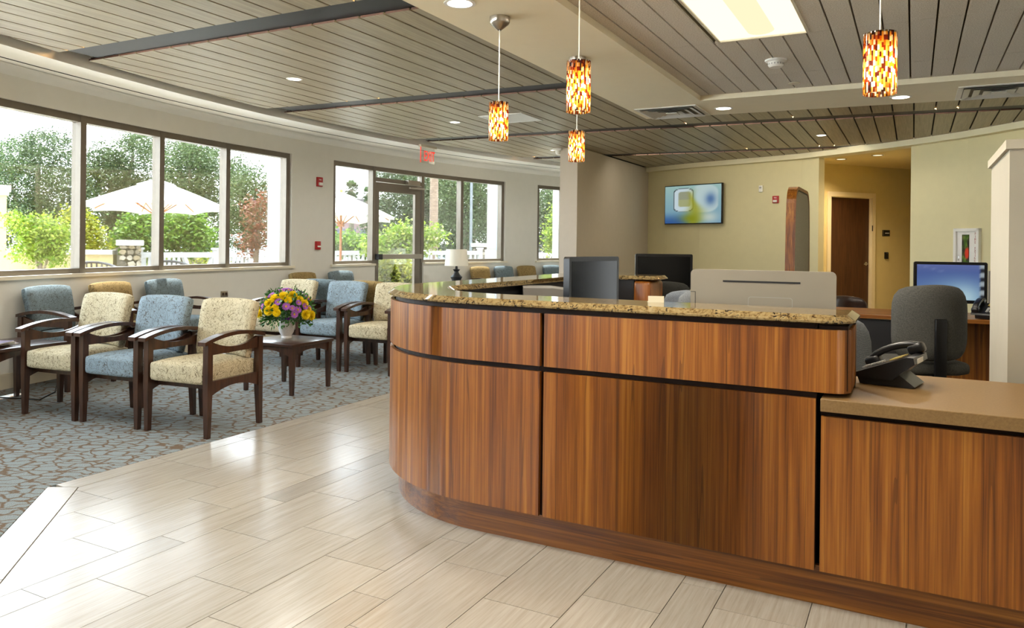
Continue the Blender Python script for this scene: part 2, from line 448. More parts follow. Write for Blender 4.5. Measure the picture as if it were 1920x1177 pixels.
arc_band(mb, prev, 17.2, 0, 3.4)
struct('wall_left', mb, M_wall)

# floor slab + carpet + tiles
mb = MB(); mb.box((-2.5, 6.5, -0.06), (15, 23, 0.1)); floor = struct('floor', mb, M_grout, smooth=False)
mb = MB()
cp = [(-4.15, -4.5), (-4.15, -4.4)]
ys = [-4.4 + 21.4 * i / 44 for i in range(45)]
# the carpet lies left of X=-4.15 past Y=2.47 and left of the diagonal before it
poly_r = [(-1.0, -0.7), (-4.15, 2.475), (-4.15, 8.2), (-2.9, 8.2), (-2.9, 16.8)]
poly_l = [(arcx(y) + 0.005, y) for y in reversed(ys)]
pr = [(-1.0, -4.4)] + poly_r
mb.prism([(x, y) for x, y in pr] + [(arcx(16.8) + 0.005, 16.8)] + [p for p in poly_l if p[1] < 16.8], -0.012, 0.004)
carpet = struct('carpet', mb, M_carpet, smooth=False)
mb = MB(); mb.box((0.0, 9.3, -0.004), (5.2, 12.1, 0.012)); struct('floor_staff_carpet', mb, plain('staff_carpet', srgb(92, 84, 72), 0.95, var=0.15, scale=120), smooth=False)

def clip(poly, n, d):      # keep n.x*x+n.y*y >= d
    out = []
    for i in range(len(poly)):
        a, b = poly[i], poly[(i + 1) % len(poly)]
        da, db = n[0] * a[0] + n[1] * a[1] - d, n[0] * b[0] + n[1] * b[1] - d
        if da >= 0: out.append(a)
        if (da >= 0) != (db >= 0):
            t = da / (da - db); out.append((a[0] + (b[0] - a[0]) * t, a[1] + (b[1] - a[1]) * t))
    return out
def area(p): return abs(sum(p[i][0] * p[(i + 1) % len(p)][1] - p[(i + 1) % len(p)][0] * p[i][1] for i in range(len(p)))) / 2
G = 0.0016
def add_tile(poly, tint=1.0, name='floor_tile'):
    if len(poly) < 3 or area(poly) < 0.004: return
    m = MB(); m.prism(poly, -0.01, 0.003 + random.uniform(-0.0002, 0.0002))
    o = obj(name, m, M_tile, floor, smooth=False); o.color = (tint, tint * 0.99, tint * 0.975, 1)
rows = []
x = -3.022 - 0.32 * 3
rows += [(-4.003, -3.66, 2.52), (-3.66, -3.341, 2.315), (-3.341, -3.022, 2.11)]
x = -3.022
offs = [(0.161, 1.706), (0.318, 1.904), (0.318, 2.109), (0.320, 2.522)]
k = 0
table = [(-3.022, -2.861, 1.706), (-2.861, -2.543, 1.904), (-2.543, -2.225, 2.109), (-2.225, -1.905, 2.520), (-1.905, -1.745, 2.316),
         (-1.745, -1.436, 2.717), (-1.436, -1.116, 2.512), (-1.116, -0.809, 2.720), (-0.809, -0.646, 2.40), (-0.646, -0.327, 2.25), (-0.327, -0.01, 2.05),
         (-0.01, 0.31, 2.3), (0.31, 0.47, 2.1), (0.47, 0.79, 2.4), (0.79, 1.11, 2.2), (1.11, 1.43, 2.0)]
rows += table
for (x0, x1, j) in rows:
    ymax = 8.2 if x0 < -2.7 else (3.9 if x0 < -1.9 else 3.35)
    y = j - 0.614 * 6
    while y < ymax:
        narrow = (x1 - x0) < 0.2
        p = [(x0 + G, y + G), (x1 - G, y + G), (x1 - G, y + 0.614 - G), (x0 + G, y + 0.614 - G)]
        p = clip(p, (0, -1), -ymax); p = clip(p, (0, 1), -0.2)
        p = clip(p, (1, 1), -1.445 + G) if len(p) > 2 else p
        tint = random.uniform(0.80, 0.93) if narrow and random.random() < 0.75 else random.uniform(0.96, 1.0)
        add_tile(p, tint)
        y += 0.614
y = 2.52 - 0.614
while y < 8.2:      # straight border strip beside the carpet
    p = [(-4.148, y + G), (-4.005 - G, y + G), (-4.005 - G, y + 0.614 - G), (-4.148, y + 0.614 - G)]
    add_tile(clip(p, (-0.078, 0.144), 0.681), random.uniform(0.93, 1.0)); y += 0.614
t0 = 0.0
while t0 < 4.2:     # diagonal border strip
    a, b = t0 + G, min(t0 + 0.614, 4.3) - G
    d = Vector((1, -1)).normalized(); n = Vector((1, 1)).normalized()
    o0 = Vector((-4.149, 2.475))
    q = [o0 + d * a + n * 0.002, o0 + d * b + n * 0.002, o0 + d * b + n * 0.157, o0 + d * a + n * 0.157]
    if t0 == 0.0: q[3] = Vector((-4.005, 2.553)); q[0] = Vector((-4.149, 2.477))
    add_tile([(v.x, v.y) for v in q], random.uniform(0.95, 1.0)); t0 += 0.614
mb = MB(); mb.prism([(-4.15, 8.2), (-2.8, 8.2), (-2.8, 8.24), (-4.15, 8.24)], -0.01, 0.006); struct('trim_1', mb, M_bronze, smooth=False)

# ------------------------------------------------------------------ ceilings
mb = MB(); pw_ = [arcp(-4.6 + 21.8 * i / 30, AR + 0.22) for i in range(31)]; mb.prism([(2.9, -4.7)] + [(2.9, 18.2)] + [(p.x, p.y) for p in reversed(pw_)], 3.40, 3.5); struct('ceiling', mb, M_plenum, smooth=False)
# window soffit: curved band between wall and wood, with the fascia that faces the room
mb = MB()
n = 48; Y0s, Y1s = -4.4, 16.8
for i in range(n):
    a, b = Y0s + (Y1s - Y0s) * i / n, Y0s + (Y1s - Y0s) * (i + 1) / n
    pa, pb = arcp(a, AR + 0.02), arcp(b, AR + 0.02)
    mb.hexa([(soff_x(a), a, Z_SOF), (pa.x, pa.y, Z_SOF), (pb.x, pb.y, Z_SOF), (soff_x(b), b, Z_SOF),
             (soff_x(a), a, 3.39), (pa.x, pa.y, 3.39), (pb.x, pb.y, 3.39), (soff_x(b), b, 3.39)])
struct('ceiling_window_soffit', mb, M_white)
mb = MB()        # cove where wall meets soffit
for i in range(n):
    a, b = Y0s + (Y1s - Y0s) * i / n, Y0s + (Y1s - Y0s) * (i + 1) / n
    R_ = [(AR - 0.10, 2.895), (AR - 0.055, 2.885), (AR - 0.02, 2.85), (AR + 0.01, 2.80)]
    for (r0, z0), (r1, z1) in zip(R_[:-1], R_[1:]):
        q = [(arcp(a, r0), z0), (arcp(b, r0), z0), (arcp(b, r1), z1), (arcp(a, r1), z1)]
        mb.faces([(p.x, p.y, z) for p, z in q], [(0, 1, 2, 3)])
bmesh.ops.remove_doubles(mb.bm, verts=mb.bm.verts[:], dist=0.002)
struct('trim_2', mb, M_white)
mb = MB()        # thin black slot in the soffit
for i in range(n):
    a, b = Y0s + (Y1s - Y0s) * i / n, Y0s + (Y1s - Y0s) * (i + 1) / n
    rr = lambda y: soff_r(y) + 0.36 + 0.0 * y
    q = [arcp(a, rr(a)), arcp(b, rr(b)), arcp(b, rr(b) + 0.02), arcp(a, rr(a) + 0.02)]
    mb.hexa([(p.x, p.y, Z_SOF - 0.003) for p in q] + [(p.x, p.y, Z_SOF + 0.01) for p in q])
struct('trim_3', mb, M_plenum, smooth=False)

# back wall trim arc (inner edge) from the photo's plan
TR = [(-4.98, 15.15), (-4.461, 14.85), (-3.70, 14.48), (-2.70, 14.13), (-1.77, 13.76), (-1.20, 13.40), (-0.70, 13.05), (-0.07, 12.55), (0.55, 12.0), (1.19, 11.25), (1.70, 10.45), (2.1, 9.6), (2.6, 8.2)]
def off(poly, d):     # offset outward (away from the room)
    out = []
    for i, p in enumerate(poly):
        a, b = Vector(poly[max(i - 1, 0)]), Vector(poly[min(i + 1, len(poly) - 1)])
        t = (b - a).normalized(); nrm = Vector((-t.y, t.x))
        out.append((p[0] + nrm.x * d, p[1] + nrm.y * d))
    return out
TRW = off(TR, 0.14); TRB = off(TR, 0.30)
# wood planks: channels (far edge line y = a + b*(x+6.5)) every bay
CH = [(1.36, 0.0), (4.235, 0.011), (7.02, 0.0435), (9.945, 0.0543), (12.735, 0.09), (15.62, 0.09)]
GAP = 0.31
PITCH = 0.2185
def trim_y(x):        # inner trim edge as a function of x
    for (x0, y0), (x1, y1) in zip(TR[:-1], TR[1:]):
        if x0 <= x <= x1: return y0 + (y1 - y0) * (x - x0) / (x1 - x0)
    return 20.0 if x < TR[0][0] else 8.0
wood = struct_empty('ceiling_wood', (0, 0, Z_WOOD))
def chy(k, x): return CH[k][0] + CH[k][1] * (x + 6.5)
X_EDGE = [(-2.35, 7.6)]
xi = -6.348 - PITCH * 5
plank_id = 0
back_mb = MB()
while xi < 2.6:
    x0, x1 = xi + 0.009, xi + PITCH - 0.009
    xm = (x0 + x1) / 2
    for k in range(0, 5):
        def lo(x): return chy(k, x)
        def hi(x): return chy(k + 1, x) - GAP
        if k == 0: lo = lambda x: -0.4
        if k == 0: hi = lambda x: chy(1, x) - GAP
        # right limit: over the desk soffit only past Y=7.7
        yl0, yl1, yh0, yh1 = lo(x0), lo(x1), hi(x0), hi(x1)
        if xm > -2.3:
            yl0, yl1 = max(yl0, 7.6), max(yl1, 7.6)
        if k == 0 and xm > -2.3: continue
        yh0, yh1 = min(yh0, trim_y(x0) + 0.02), min(yh1, trim_y(x1) + 0.02)
        if yh0 - yl0 < 0.05 and yh1 - yl1 < 0.05: continue
        if yh0 < yl0 or yh1 < yl1: yh0 = max(yh0, yl0 + 0.001); yh1 = max(yh1, yl1 + 0.001)
        # clip by the curved wood edge on the window side
        poly = [(x0, yl0), (x1, yl1), (x1, yh1), (x0, yh0)]
        for j in range(14):
            ya = -1 + j * 1.25; yb = ya + 1.25
            a, b = Vector((wood_x(ya), ya)), Vector((wood_x(yb), yb)); t = b - a; nn = Vector((t.y, -t.x)).normalized()
            if len(poly) > 2: poly = clip(poly, (nn.x, nn.y), nn.x * a.x + nn.y * a.y)
        if len(poly) < 3 or area(poly) < 0.02: continue
        # planks on the staff side of the partition keep to its face
        if xm < -4.88 and min(p[1] for p in poly) > 11.5 and xm > -5.2: continue
        m = MB(); m.prism([(p[0], p[1]) for p in poly], 0.0, 0.015)
        m2 = [f for f in m.bm.faces]
        o = obj('plank', m, M_plank, wood, smooth=False)
        o.data.materials.append(M_plank_edge)
        for pg in o.data.polygons:
            if pg.normal.y < -0.8: pg.material_index = 1
        m = [(p[0], p[1]) for p in poly]
    xi += PITCH
# black backing over each bay and a black beam over each gap
for k in range(0, 5):
    xr = 2.6 if k >= 2 else -2.3
    n = 24; ya, yb = (-0.4 if k == 0 else chy(k, -6.5)), chy(k + 1, -6.5) - GAP
    pts = []
    xl = [max(wood_x(ya + (yb - ya) * i / 6), -9) + 0.03 for i in range(7)]
    poly = [(xl[i], ya + (yb - ya) * i / 6) for i in range(7)] + [(xr, chy(k + 1, xr) - GAP), (xr, chy(k, xr) if k else -0.4)]
    back_mb.prism(poly, 0.019, 0.027)
obj('plank_backing', back_mb, M_plenum, wood, smooth=False)
for k in range(1, 5):
    xa = wood_x(chy(k, -6.5)) + 0.13
    xb = 2.6 if k >= 3 else -2.3
    if k == 4: xb = -0.72
    m = MB()
    y0a, y0b = chy(k, xa), chy(k, xb)
    m.hexa([(xa, y0a - GAP + 0.0, 0.017), (xb, y0b - GAP, 0.017), (xb, y0b + 0.012, 0.017), (xa, y0a + 0.012, 0.017),
            (xa, y0a - GAP, 0.3), (xb, y0b - GAP, 0.3), (xb, y0b + 0.012, 0.3), (xa, y0a + 0.012, 0.3)])
    obj('light_channel', m, M_black, wood, smooth=False, label='black recessed channel between plank bays')
for (x, k) in [(-6.2, 1), (-5.7, 2), (-6.1, 4), (-3.1, 1), (-2.6, 3), (-1.3, 3), (0.35, 3), (-2.4, 4), (-1.2, 4), (-5.2, 2)]:
    lamp('channel_led', 'AREA', (x, chy(k, x) - GAP + 0.03, Z_WOOD + 0.009), 1.0, (1.0, 0.55, 0.2), (math.radians(80), 0, PI), shape='RECTANGLE', size=0.32, size_y=0.01)

# desk soffit (dropped) with the recessed tile ceiling
mb = MB()
OX0, OX1, OY0, OY1 = -1.748, 3.0, 0.4, 6.985
def soff_slab(x0, y0, x1, y1, y1r=None):
    y1r = y1 if y1r is None else y1r
    mb.hexa([(x0, y0, Z_DESK), (x1, y0, Z_DESK), (x1, y1r, Z_DESK), (x0, y1, Z_DESK), (x0, y0, 3.39), (x1, y0, 3.39), (x1, y1r, 3.39), (x0, y1, 3.39)])
soff_slab(-2.508, -4.4, OX0, 7.755, 7.80)
soff_slab(OX0, OY1, 3.2, 7.80, 8.08)
soff_slab(OX0, -4.4, 3.2, OY0)
struct('ceiling_desk_soffit', mb, plain('desk_soffit_paint', srgb(238, 228, 200), 0.85, var=0.012), smooth=False)
tiles = struct_empty('ceiling_tile', (0, 0, Z_TILE))
bk = MB()
TP = 0.1478
k0 = int(math.floor((OX0 + 0.03) / TP))
for k in range(k0, 21):
    x0 = -0.03 + TP * k; x1 = x0 + TP - 0.011
    if x1 < OX0 + 0.01 or x0 > 3.0: continue
    x0 = max(x0, OX0 + 0.001)
    for j in range(-4, 2):
        y0, y1 = 5.215 + 1.145 * j, 5.215 + 1.145 * (j + 1) - 0.004
        y1 = min(y1, OY1 - 0.004); y0 = max(y0, OY0 + 0.004)
        if y1 - y0 < 0.05: continue
        xm, ym = (x0 + x1) / 2, (y0 + y1) / 2
        if any(abs(xm - tx) < 0.29 and abs(ym - ty) < 0.57 for tx, ty in [(-0.896, 4.64), (-0.896, 2.35), (1.2, 4.64), (1.2, 2.35)]): continue
        bk.box((xm, ym, 0.018), (TP + 0.004, y1 - y0 + 0.012, 0.002)); m = MB(); m.box((xm, ym, 0.008), (x1 - x0, y1 - y0, 0.016)); obj('ceiling_panel', m, M_ceiltile, tiles, smooth=False)

obj('tile_backing', bk, M_groove, tiles, smooth=False)
# trim along the back wall (curved cornice), back wall, corridor
def band(poly_a, poly_b, z0, z1, i0=0, i1=None):
    m = MB(); i1 = len(poly_a) - 1 if i1 is None else i1
    for i in range(i0, i1):
        a, b, c, d = poly_a[i], poly_a[i + 1], poly_b[i + 1], poly_b[i]
        m.hexa([(*a, z0), (*b, z0), (*c, z0), (*d, z0), (*a, z1), (*b, z1), (*c, z1), (*d, z1)])
    return m
struct('trim_4', band(TR, TRB, 2.865, 3.39), plain('cornice_paint', srgb(232, 224, 190), 0.8, var=0.012))
# back wall, split at the corridor opening between X=-1.39 and X=-0.05
def lerp_poly(P, x):
    for i in range(len(P) - 1):
        if P[i][0] <= x <= P[i + 1][0]:
            t = (x - P[i][0]) / (P[i + 1][0] - P[i][0]); return (x, P[i][1] + (P[i + 1][1] - P[i][1]) * t), i
    return P[-1], len(P) - 2
XL, XR = -1.42, -0.045
def wall_piece(xa, xb):
    pa, ia = lerp_poly(TRW, xa); pb, ib = lerp_poly(TRW, xb)
    A = [pa] + [TRW[i] for i in range(ia + 1, ib + 1)] + [pb]
    return A
A = wall_piece(-4.90, XL); B = off(A, 0.14)
struct('wall_back', band(A, B, 0, 2.90), M_wall_cream)
A2 = wall_piece(XR, 2.55); B2 = off(A2, 0.14)
struct('wall_right', band(A2, B2, 0, 2.90), M_wall_cream)
pl, pr_ = A[-1], A2[0]
# corridor: back wall with door, side walls, ceiling
c0, c1 = at(1500, 400, 13.95), at(1730, 400, 15.15)
C0, C1 = Vector((c0.x, c0.y)), Vector((c1.x, c1.y))
ct = (C1 - C0).normalized(); cn = Vector((-ct.y, ct.x))
def cpt(s, d=0.0): return C0 + ct * s + cn * d
def on_corr(px, py):     # a pixel's point on the corridor end wall
    r = ray(px, py); det = r.x * (-ct.y) + r.y * ct.x
    k = (C0.x * (-ct.y) + C0.y * ct.x) / det
    P = Vector((r.x * k, r.y * k)); return (P - C0).dot(ct), CAM_H + r.z * k
s_l, z_dt = on_corr(1556, 368); s_r, _z = on_corr(1634, 371); s_fr, _ = on_corr(1648, 371)
clen = (C1 - C0).length
def quad_wall(m, s0, s1, z0, z1, th=0.14):
    a, b, c, d = cpt(s0), cpt(s1), cpt(s1, th), cpt(s0, th)
    m.hexa([(p.x, p.y, z0) for p in (a, b, c, d)] + [(p.x, p.y, z1) for p in (a, b, c, d)])
m = MB(); dz = z_dt
quad_wall(m, -0.2, s_l, 0, 3.0); quad_wall(m, s_l, s_r, dz, 3.0); quad_wall(m, s_r, clen + 0.4, 0, 3.0)
struct('wall_corridor', m, M_wall_warm, smooth=False)
m = MB()
def vwall(a, b, z0, z1, th=0.08):
    a, b = Vector(a), Vector(b); t = (b - a).normalized(); nn = Vector((-t.y, t.x)) * th
    m.hexa([(a.x, a.y, z0), (b.x, b.y, z0), (b.x + nn.x, b.y + nn.y, z0), (a.x + nn.x, a.y + nn.y, z0),
            (a.x, a.y, z1), (b.x, b.y, z1), (b.x + nn.x, b.y + nn.y, z1), (a.x + nn.x, a.y + nn.y, z1)])
vwall((pl[0], pl[1] + 0.08), cpt(0.02), 0, 3.0)
e = cpt(clen + 0.35)
vwall(e, (XR + 0.02, pr_[1] + 0.1), 0, 3.0)
struct('wall_corridor_side', m, M_wall_warm, smooth=False)
m = MB(); m.prism([(pl[0] - 0.1, pl[1] + 0.1), (pr_[0] + 0.2, pr_[1] + 0.12), (e.x + 0.2, e.y + 0.2), (cpt(-0.2).x, cpt(-0.2).y + 0.2)], 2.92, 2.97)
struct('ceiling_corridor', m, plain('corridor_ceiling', srgb(206, 190, 142), 0.85, var=0.01), smooth=False)

# interior door
crot = math.atan2(ct.y, ct.x)
dcx = cpt((s_l + s_r) / 2, 0.03); dw = s_r - s_l
door = struct_empty('door_1', (dcx.x, dcx.y, 0)); door.rotation_euler = (0, 0, crot)
m = MB(); m.box((0, 0.03, dz / 2), (dw - 0.03, 0.045, dz - 0.01), bev=0.003, seg=1); obj('door_leaf', m, M_doorwood, door)
m = MB()
m.box((-dw / 2 - 0.035, -0.04, dz / 2 + 0.03), (0.085, 0.05, dz + 0.06)); m.box((dw / 2 + 0.035, -0.04, dz / 2 + 0.03), (0.085, 0.05, dz + 0.06)); m.box((0, -0.04, dz + 0.045), (dw + 0.15, 0.05, 0.09))
m.box((-dw / 2 + 0.006, 0.04, dz / 2), (0.012, 0.12, dz)); m.box((dw / 2 - 0.006, 0.04, dz / 2), (0.012, 0.12, dz)); m.box((0, 0.04, dz - 0.006), (dw, 0.12, 0.012))
obj('door_casing', m, M_door_frame, door, smooth=False)
m = MB(); m.lathe([(0.0, -0.012), (0.034, -0.012), (0.036, 0.0), (0.0, 0.0)], 20, M=Matrix.Translation((dw / 2 - 0.09, 0.0, 1.05)) @ Matrix.Rotation(PI / 2, 4, 'X'), cap=False)
m.tube([(dw / 2 - 0.09, 0.0, 1.05), (dw / 2 - 0.09, -0.055, 1.05), (dw / 2 - 0.12, -0.06, 1.05), (dw / 2 - 0.22, -0.06, 1.045)], 0.011, 8)
obj('door_handle', m, M_chrome, door)
m = MB(); m.box((dw / 2 - 0.004, -0.066, dz - 0.58), (0.02, 0.006, 0.11)); obj('strike_plate', m, M_black, door, smooth=False)

# partition (grey fin wall) between lounge and the staff side
m = MB(); m.box((-5.035, 13.9, 1.475), (0.31, 4.82, 2.95)); struct('wall_partition', m, M_wall_cool, smooth=False)
# closing walls of the room behind and beside the camera, end of lounge
m = MB()      # unseen front wall behind the camera, glazing added to let in more daylight
m.box((-2.8, -4.5, 0.15), (14, 0.2, 0.3)); m.box((-2.8, -4.5, 3.1), (14, 0.2, 0.6))
for x in (-9.5, -6.9, -5.3, -3.7): m.box((x, -4.5, 1.6), (0.12, 0.2, 2.7))
m.box((0.4, -4.5, 1.55), (6.0, 0.2, 2.7))
struct('wall_front', m, M_wall, smooth=False)
m = MB(); m.box((-4.9, -4.5, 1.55), (4.4, 0.008, 2.5)); struct('window_5', m, M_glass, smooth=False)
m = MB(); m.box((2.75, 2.0, 1.7), (0.2, 13.2, 3.4)); struct('wall_side', m, M_wall, smooth=False)
m = MB(); m.box((-5.6, 16.75, 1.7), (4.2, 0.2, 3.4)); struct('wall_end', m, M_wall, smooth=False)
# low L-shaped divider at the right with a cap
m = MB(); m.box((1.50, 3.925, 0.89), (2.28, 0.12, 1.78)); m.box((0.42, 4.35, 0.89), (0.12, 0.75, 1.78)); M_div = plain('divider_paint', srgb(172, 165, 148), 0.8, var=0.015); dv = struct('wall_divider', m, M_div, smooth=False)
m = MB(); m.box((1.50, 3.925, 1.80), (2.31, 0.15, 0.04)); m.box((0.42, 4.36, 1.7995), (0.15, 0.775, 0.039)); obj('divider_cap', m, plain('divider_cap_paint', srgb(186, 178, 158), 0.6, var=0.02), dv, smooth=False)

# baseboard and window trims
mb = MB(); arc_band(mb, -4.3, DOOR_Y[0] - 0.08, 0.004, 0.14, AR - 0.016, AR + 0.01); arc_band(mb, DOOR_Y[1] + 0.08, 16.6, 0.004, 0.14, AR - 0.016, AR + 0.01)
struct('baseboard_left', mb, M_trim)
for i, (a, b) in enumerate(WINS):
    segs = [(a - 0.05, b + 0.05)] if not (a < DOOR_Y[0] < b) else [(a - 0.05, DOOR_Y[0] - 0.07), (DOOR_Y[1] + 0.07, b + 0.05)]
    mb = MB()
    for s0, s1 in segs: arc_band(mb, s0, s1, SILL - 0.028, SILL + 0.006, AR - 0.035, AR + 0.05)
    struct('trim_%d' % (5 + i), mb, M_trim)

# windows: frames with mullions and panes
def seg_box(mb, ya, yb, z0, z1, r0, r1):
    p = [arcp(ya, r0), arcp(yb, r0), arcp(yb, r1), arcp(ya, r1)]
    mb.hexa([(q.x, q.y, z0) for q in p] + [(q.x, q.y, z1) for q in p])
FR0, FR1 = AR + 0.03, AR + 0.14
def window(idx, y0, y1, mulls, door=None):
    root = struct_empty('window_%d' % idx, (0, 0, 0))
    edges = [y0] + mulls + [y1]
    for j, y in enumerate(edges):
        w = 0.035 if 0 < j < len(edges) - 1 else 0.05
        a, b = (y - w, y + w) if 0 < j < len(edges) - 1 else ((y, y + 0.07) if j == 0 else (y - 0.07, y))
        z0 = SILL
        if door and (abs(y - (door[0] - 0.03)) < 0.1 or abs(y - (door[1] + 0.03)) < 0.1): z0 = 0.0
        m = MB(); seg_box(m, a, b, z0, HEAD, FR0, FR1); obj('mullion', m, M_bronze, root, smooth=False)
    for j in range(len(edges) - 1):
        a, b = edges[j], edges[j + 1]
        isdoor = door and a < (door[0] + door[1]) / 2 < b
        m = MB(); seg_box(m, a, b, HEAD - 0.07, HEAD, FR0 + 0.004, FR1 - 0.004); obj('head_rail', m, M_bronze, root, smooth=False)
        if isdoor: continue
        m = MB(); seg_box(m, a, b, SILL, SILL + 0.055, FR0 + 0.004, FR1 - 0.004); obj('sill_rail', m, M_bronze, root, smooth=False)
        m = MB(); seg_box(m, a + 0.02, b - 0.02, SILL + 0.04, HEAD - 0.05, FR1 - 0.05, FR1 - 0.044); obj('pane', m, M_glass, root, smooth=False)
    return root
window(1, 1.56, 8.05, [2.64, 3.70, 4.76, 5.82, 6.89])
w2 = window(2, 8.96, 13.37, [9.93, 11.15, 12.20], DOOR_Y)
window(3, 14.32, 15.89, [15.1])
window(4, -3.19, 0.89, [-2.2, -1.2, -0.15])
# entrance door leaf, transom, closer, push bar
door2 = struct_empty('door_2', (0, 0, 0))
DA, DB = DOOR_Y[0] - 0.02, DOOR_Y[1] + 0.02; DT = 2.36
m = MB(); seg_box(m, DA, DB, DT, DT + 0.065, FR0, FR1); obj('transom_bar', m, M_bronze, door2, smooth=False)
m = MB(); seg_box(m, DA + 0.01, DB - 0.01, DT + 0.05, HEAD - 0.05, FR1 - 0.05, FR1 - 0.044); obj('transom_pane', m, M_glass, door2, smooth=False)
m = MB()
seg_box(m, DA + 0.01, DA + 0.09, 0.01, DT - 0.01, FR0 + 0.01, FR0 + 0.06); seg_box(m, DB - 0.15, DB - 0.01, 0.01, DT - 0.01, FR0 + 0.01, FR0 + 0.06)
seg_box(m, DA + 0.09, DB - 0.15, DT - 0.16, DT - 0.01, FR0 + 0.01, FR0 + 0.06); seg_box(m, DA + 0.09, DB - 0.15, 0.01, 0.25, FR0 + 0.01, FR0 + 0.06)
obj('door_frame', m, M_bronze, door2, smooth=False)
m = MB(); seg_box(m, DA + 0.08, DB - 0.14, 0.2, DT - 0.14, FR0 + 0.03, FR0 + 0.036); obj('door_pane', m, M_glass, door2, smooth=False)
m = MB(); seg_box(m, DA + 0.03, DB - 0.03, 1.08, 1.16, FR0 - 0.07, FR0 - 0.01); obj('push_bar', m, M_silver, door2, smooth=False)
m = MB(); seg_box(m, DA + 0.0, DA + 0.1, 1.075, 1.165, FR0 - 0.072, FR0 + 0.012); obj('push_bar_latch', m, M_black, door2, smooth=False)
m = MB(); seg_box(m, DB - 0.42, DB - 0.12, DT - 0.01, DT + 0.07, FR0 - 0.08, FR0 - 0.0); p = arcp(DB - 0.35, FR0 - 0.05); q = arcp(DB - 0.02, FR0 - 0.09); r = arcp(DB - 0.48, FR0 - 0.16)
m.tube([(q.x, q.y, DT - 0.06), (r.x, r.y, DT - 0.07)], 0.016, 6); obj('door_closer', m, M_silver, door2, smooth=False)

# ------------------------------------------------------------------ reception counter
def arc_pts(cx, cy, r, a0, a1, n): return [(cx + r * math.cos(math.radians(a0 + (a1 - a0) * i / n)), cy + r * math.sin(math.radians(a0 + (a1 - a0) * i / n))) for i in range(n + 1)]
YF = 3.03
def cpath(d, rc=0.07, front_only=False):      # outer face of the upper counter offset outward by d, right end -> left -> back wing
    p = [(-0.2 + d, 3.36)]
    p += arc_pts(-0.27, YF + 0.07, rc + d, 0, -90, 6)
    p += [(-0.316, YF - d), (-0.8, YF - d), (-1.437, YF - d), (-1.457, YF - d)]
    p += arc_pts(-1.8, YF + 0.95, 0.95 + d, 270, 180, 26)
    p += [(-2.75 - d, 4.9), (-2.75 - d, 5.6)]
    p += arc_pts(-2.35, 6.0, 0.40 + d, 180, 90, 8)
    p += [(-2.1, 6.40 + d), (-1.93, 6.40 + d)]
    return p
def ipath(d):      # inner edge, offset toward the staff side by d
    p = [(-0.2, 3.36 + d), (-0.8, 3.36 + d), (-1.457, 3.36 + d)]
    p += arc_pts(-1.8, YF + 0.95, 0.62 - d, 270, 180, 20)
    p += [(-2.42 + d, 5.0), (-2.42 + d, 6.0 - d)] 
    p += [(-2.37 + d, 6.05 - d), (-1.93, 6.05 - d)]
    return p
def strip(a, b, z0, z1):
    m = MB()
    for i in range(len(a) - 1):
        m.hexa([(*a[i], z0), (*a[i + 1], z0), (*b[i + 1], z0), (*b[i], z0), (*a[i], z1), (*a[i + 1], z1), (*b[i + 1], z1), (*b[i], z1)])
    bmesh.ops.remove_doubles(m.bm, verts=m.bm.verts[:], dist=0.0004)
    kill = {}
    for f in m.bm.faces[:]:
        k = tuple(sorted(v.index for v in f.verts)) if False else frozenset(f.verts)
        kill.setdefault(k, []).append(f)
    dead = [f for fs in kill.values() if len(fs) > 1 for f in fs]
    if dead: bmesh.ops.delete(m.bm, geom=dead, context='FACES')
    return m
P0, Pm = cpath(0), cpath(-0.02)
N = len(P0)
i_str = next(i for i, p in enumerate(P0) if abs(p[0] + 0.316) < 1e-6)
i_j0 = next(i for i, p in enumerate(P0) if abs(p[0] + 1.437) < 1e-6)
i_j1 = i_j0 + 1
i_w = next(i for i, p in enumerate(P0) if abs(p[0] + 2.75) < 1e-6 and abs(p[1] - 4.9) < 1e-6)
ctr = thing('reception_counter', 'curved teak veneer reception counter with dark reveals and recessed base', 'counter', (-1.5, 3.6, 0))
def cpart(name, m, mat, label=None, smooth=True):
    o = obj(name, m, mat, ctr, smooth, 30, label); o.location = (1.5, -3.6, 0); return o
P3, Pi = cpath(-0.022), None
core = cpath(-0.028)
cin = cpath(-0.30)
m = strip(core[i_str:i_w + 3], cpath(-0.05)[i_str:i_w + 3], 0.145, 1.066)
m.box((-0.26, 3.2, 0.94), (0.10, 0.28, 0.24))
cpart('reveal_core', m, M_reveal)
cpart('upper_panel', strip(P0[:i_j0 + 1], Pm[:i_j0 + 1], 0.812, 1.046), M_teak)
cpart('upper_panel', strip(P0[i_j1:i_w + 1], Pm[i_j1:i_w + 1], 0.812, 1.046), M_teak)
cpart('upper_panel', strip(P0[i_w:], Pm[i_w:], 0.812, 1.046), M_teak)
cpart('lower_panel', strip(P0[i_str:i_j0 + 1], Pm[i_str:i_j0 + 1], 0.15, 0.788), M_teak)
cpart('lower_panel', strip(P0[i_j1:i_w + 1], Pm[i_j1:i_w + 1], 0.15, 0.788), M_teak)
cpart('lower_panel', strip(P0[i_w:], Pm[i_w:], 0.15, 0.788), M_teak)
bp, bq = cpath(-0.055), cpath(-0.075)
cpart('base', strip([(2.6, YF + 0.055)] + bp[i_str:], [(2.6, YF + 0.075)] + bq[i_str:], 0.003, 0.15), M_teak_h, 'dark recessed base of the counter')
m = MB(); m.box((1.15, YF + 0.01, 0.4375), (2.894, 0.02, 0.575)); cpart('desk_panel', m, M_teak)
m = MB(); m.box((1.15, YF + 0.045, 0.44), (2.90, 0.03, 0.60)); cpart('desk_reveal', m, M_reveal)
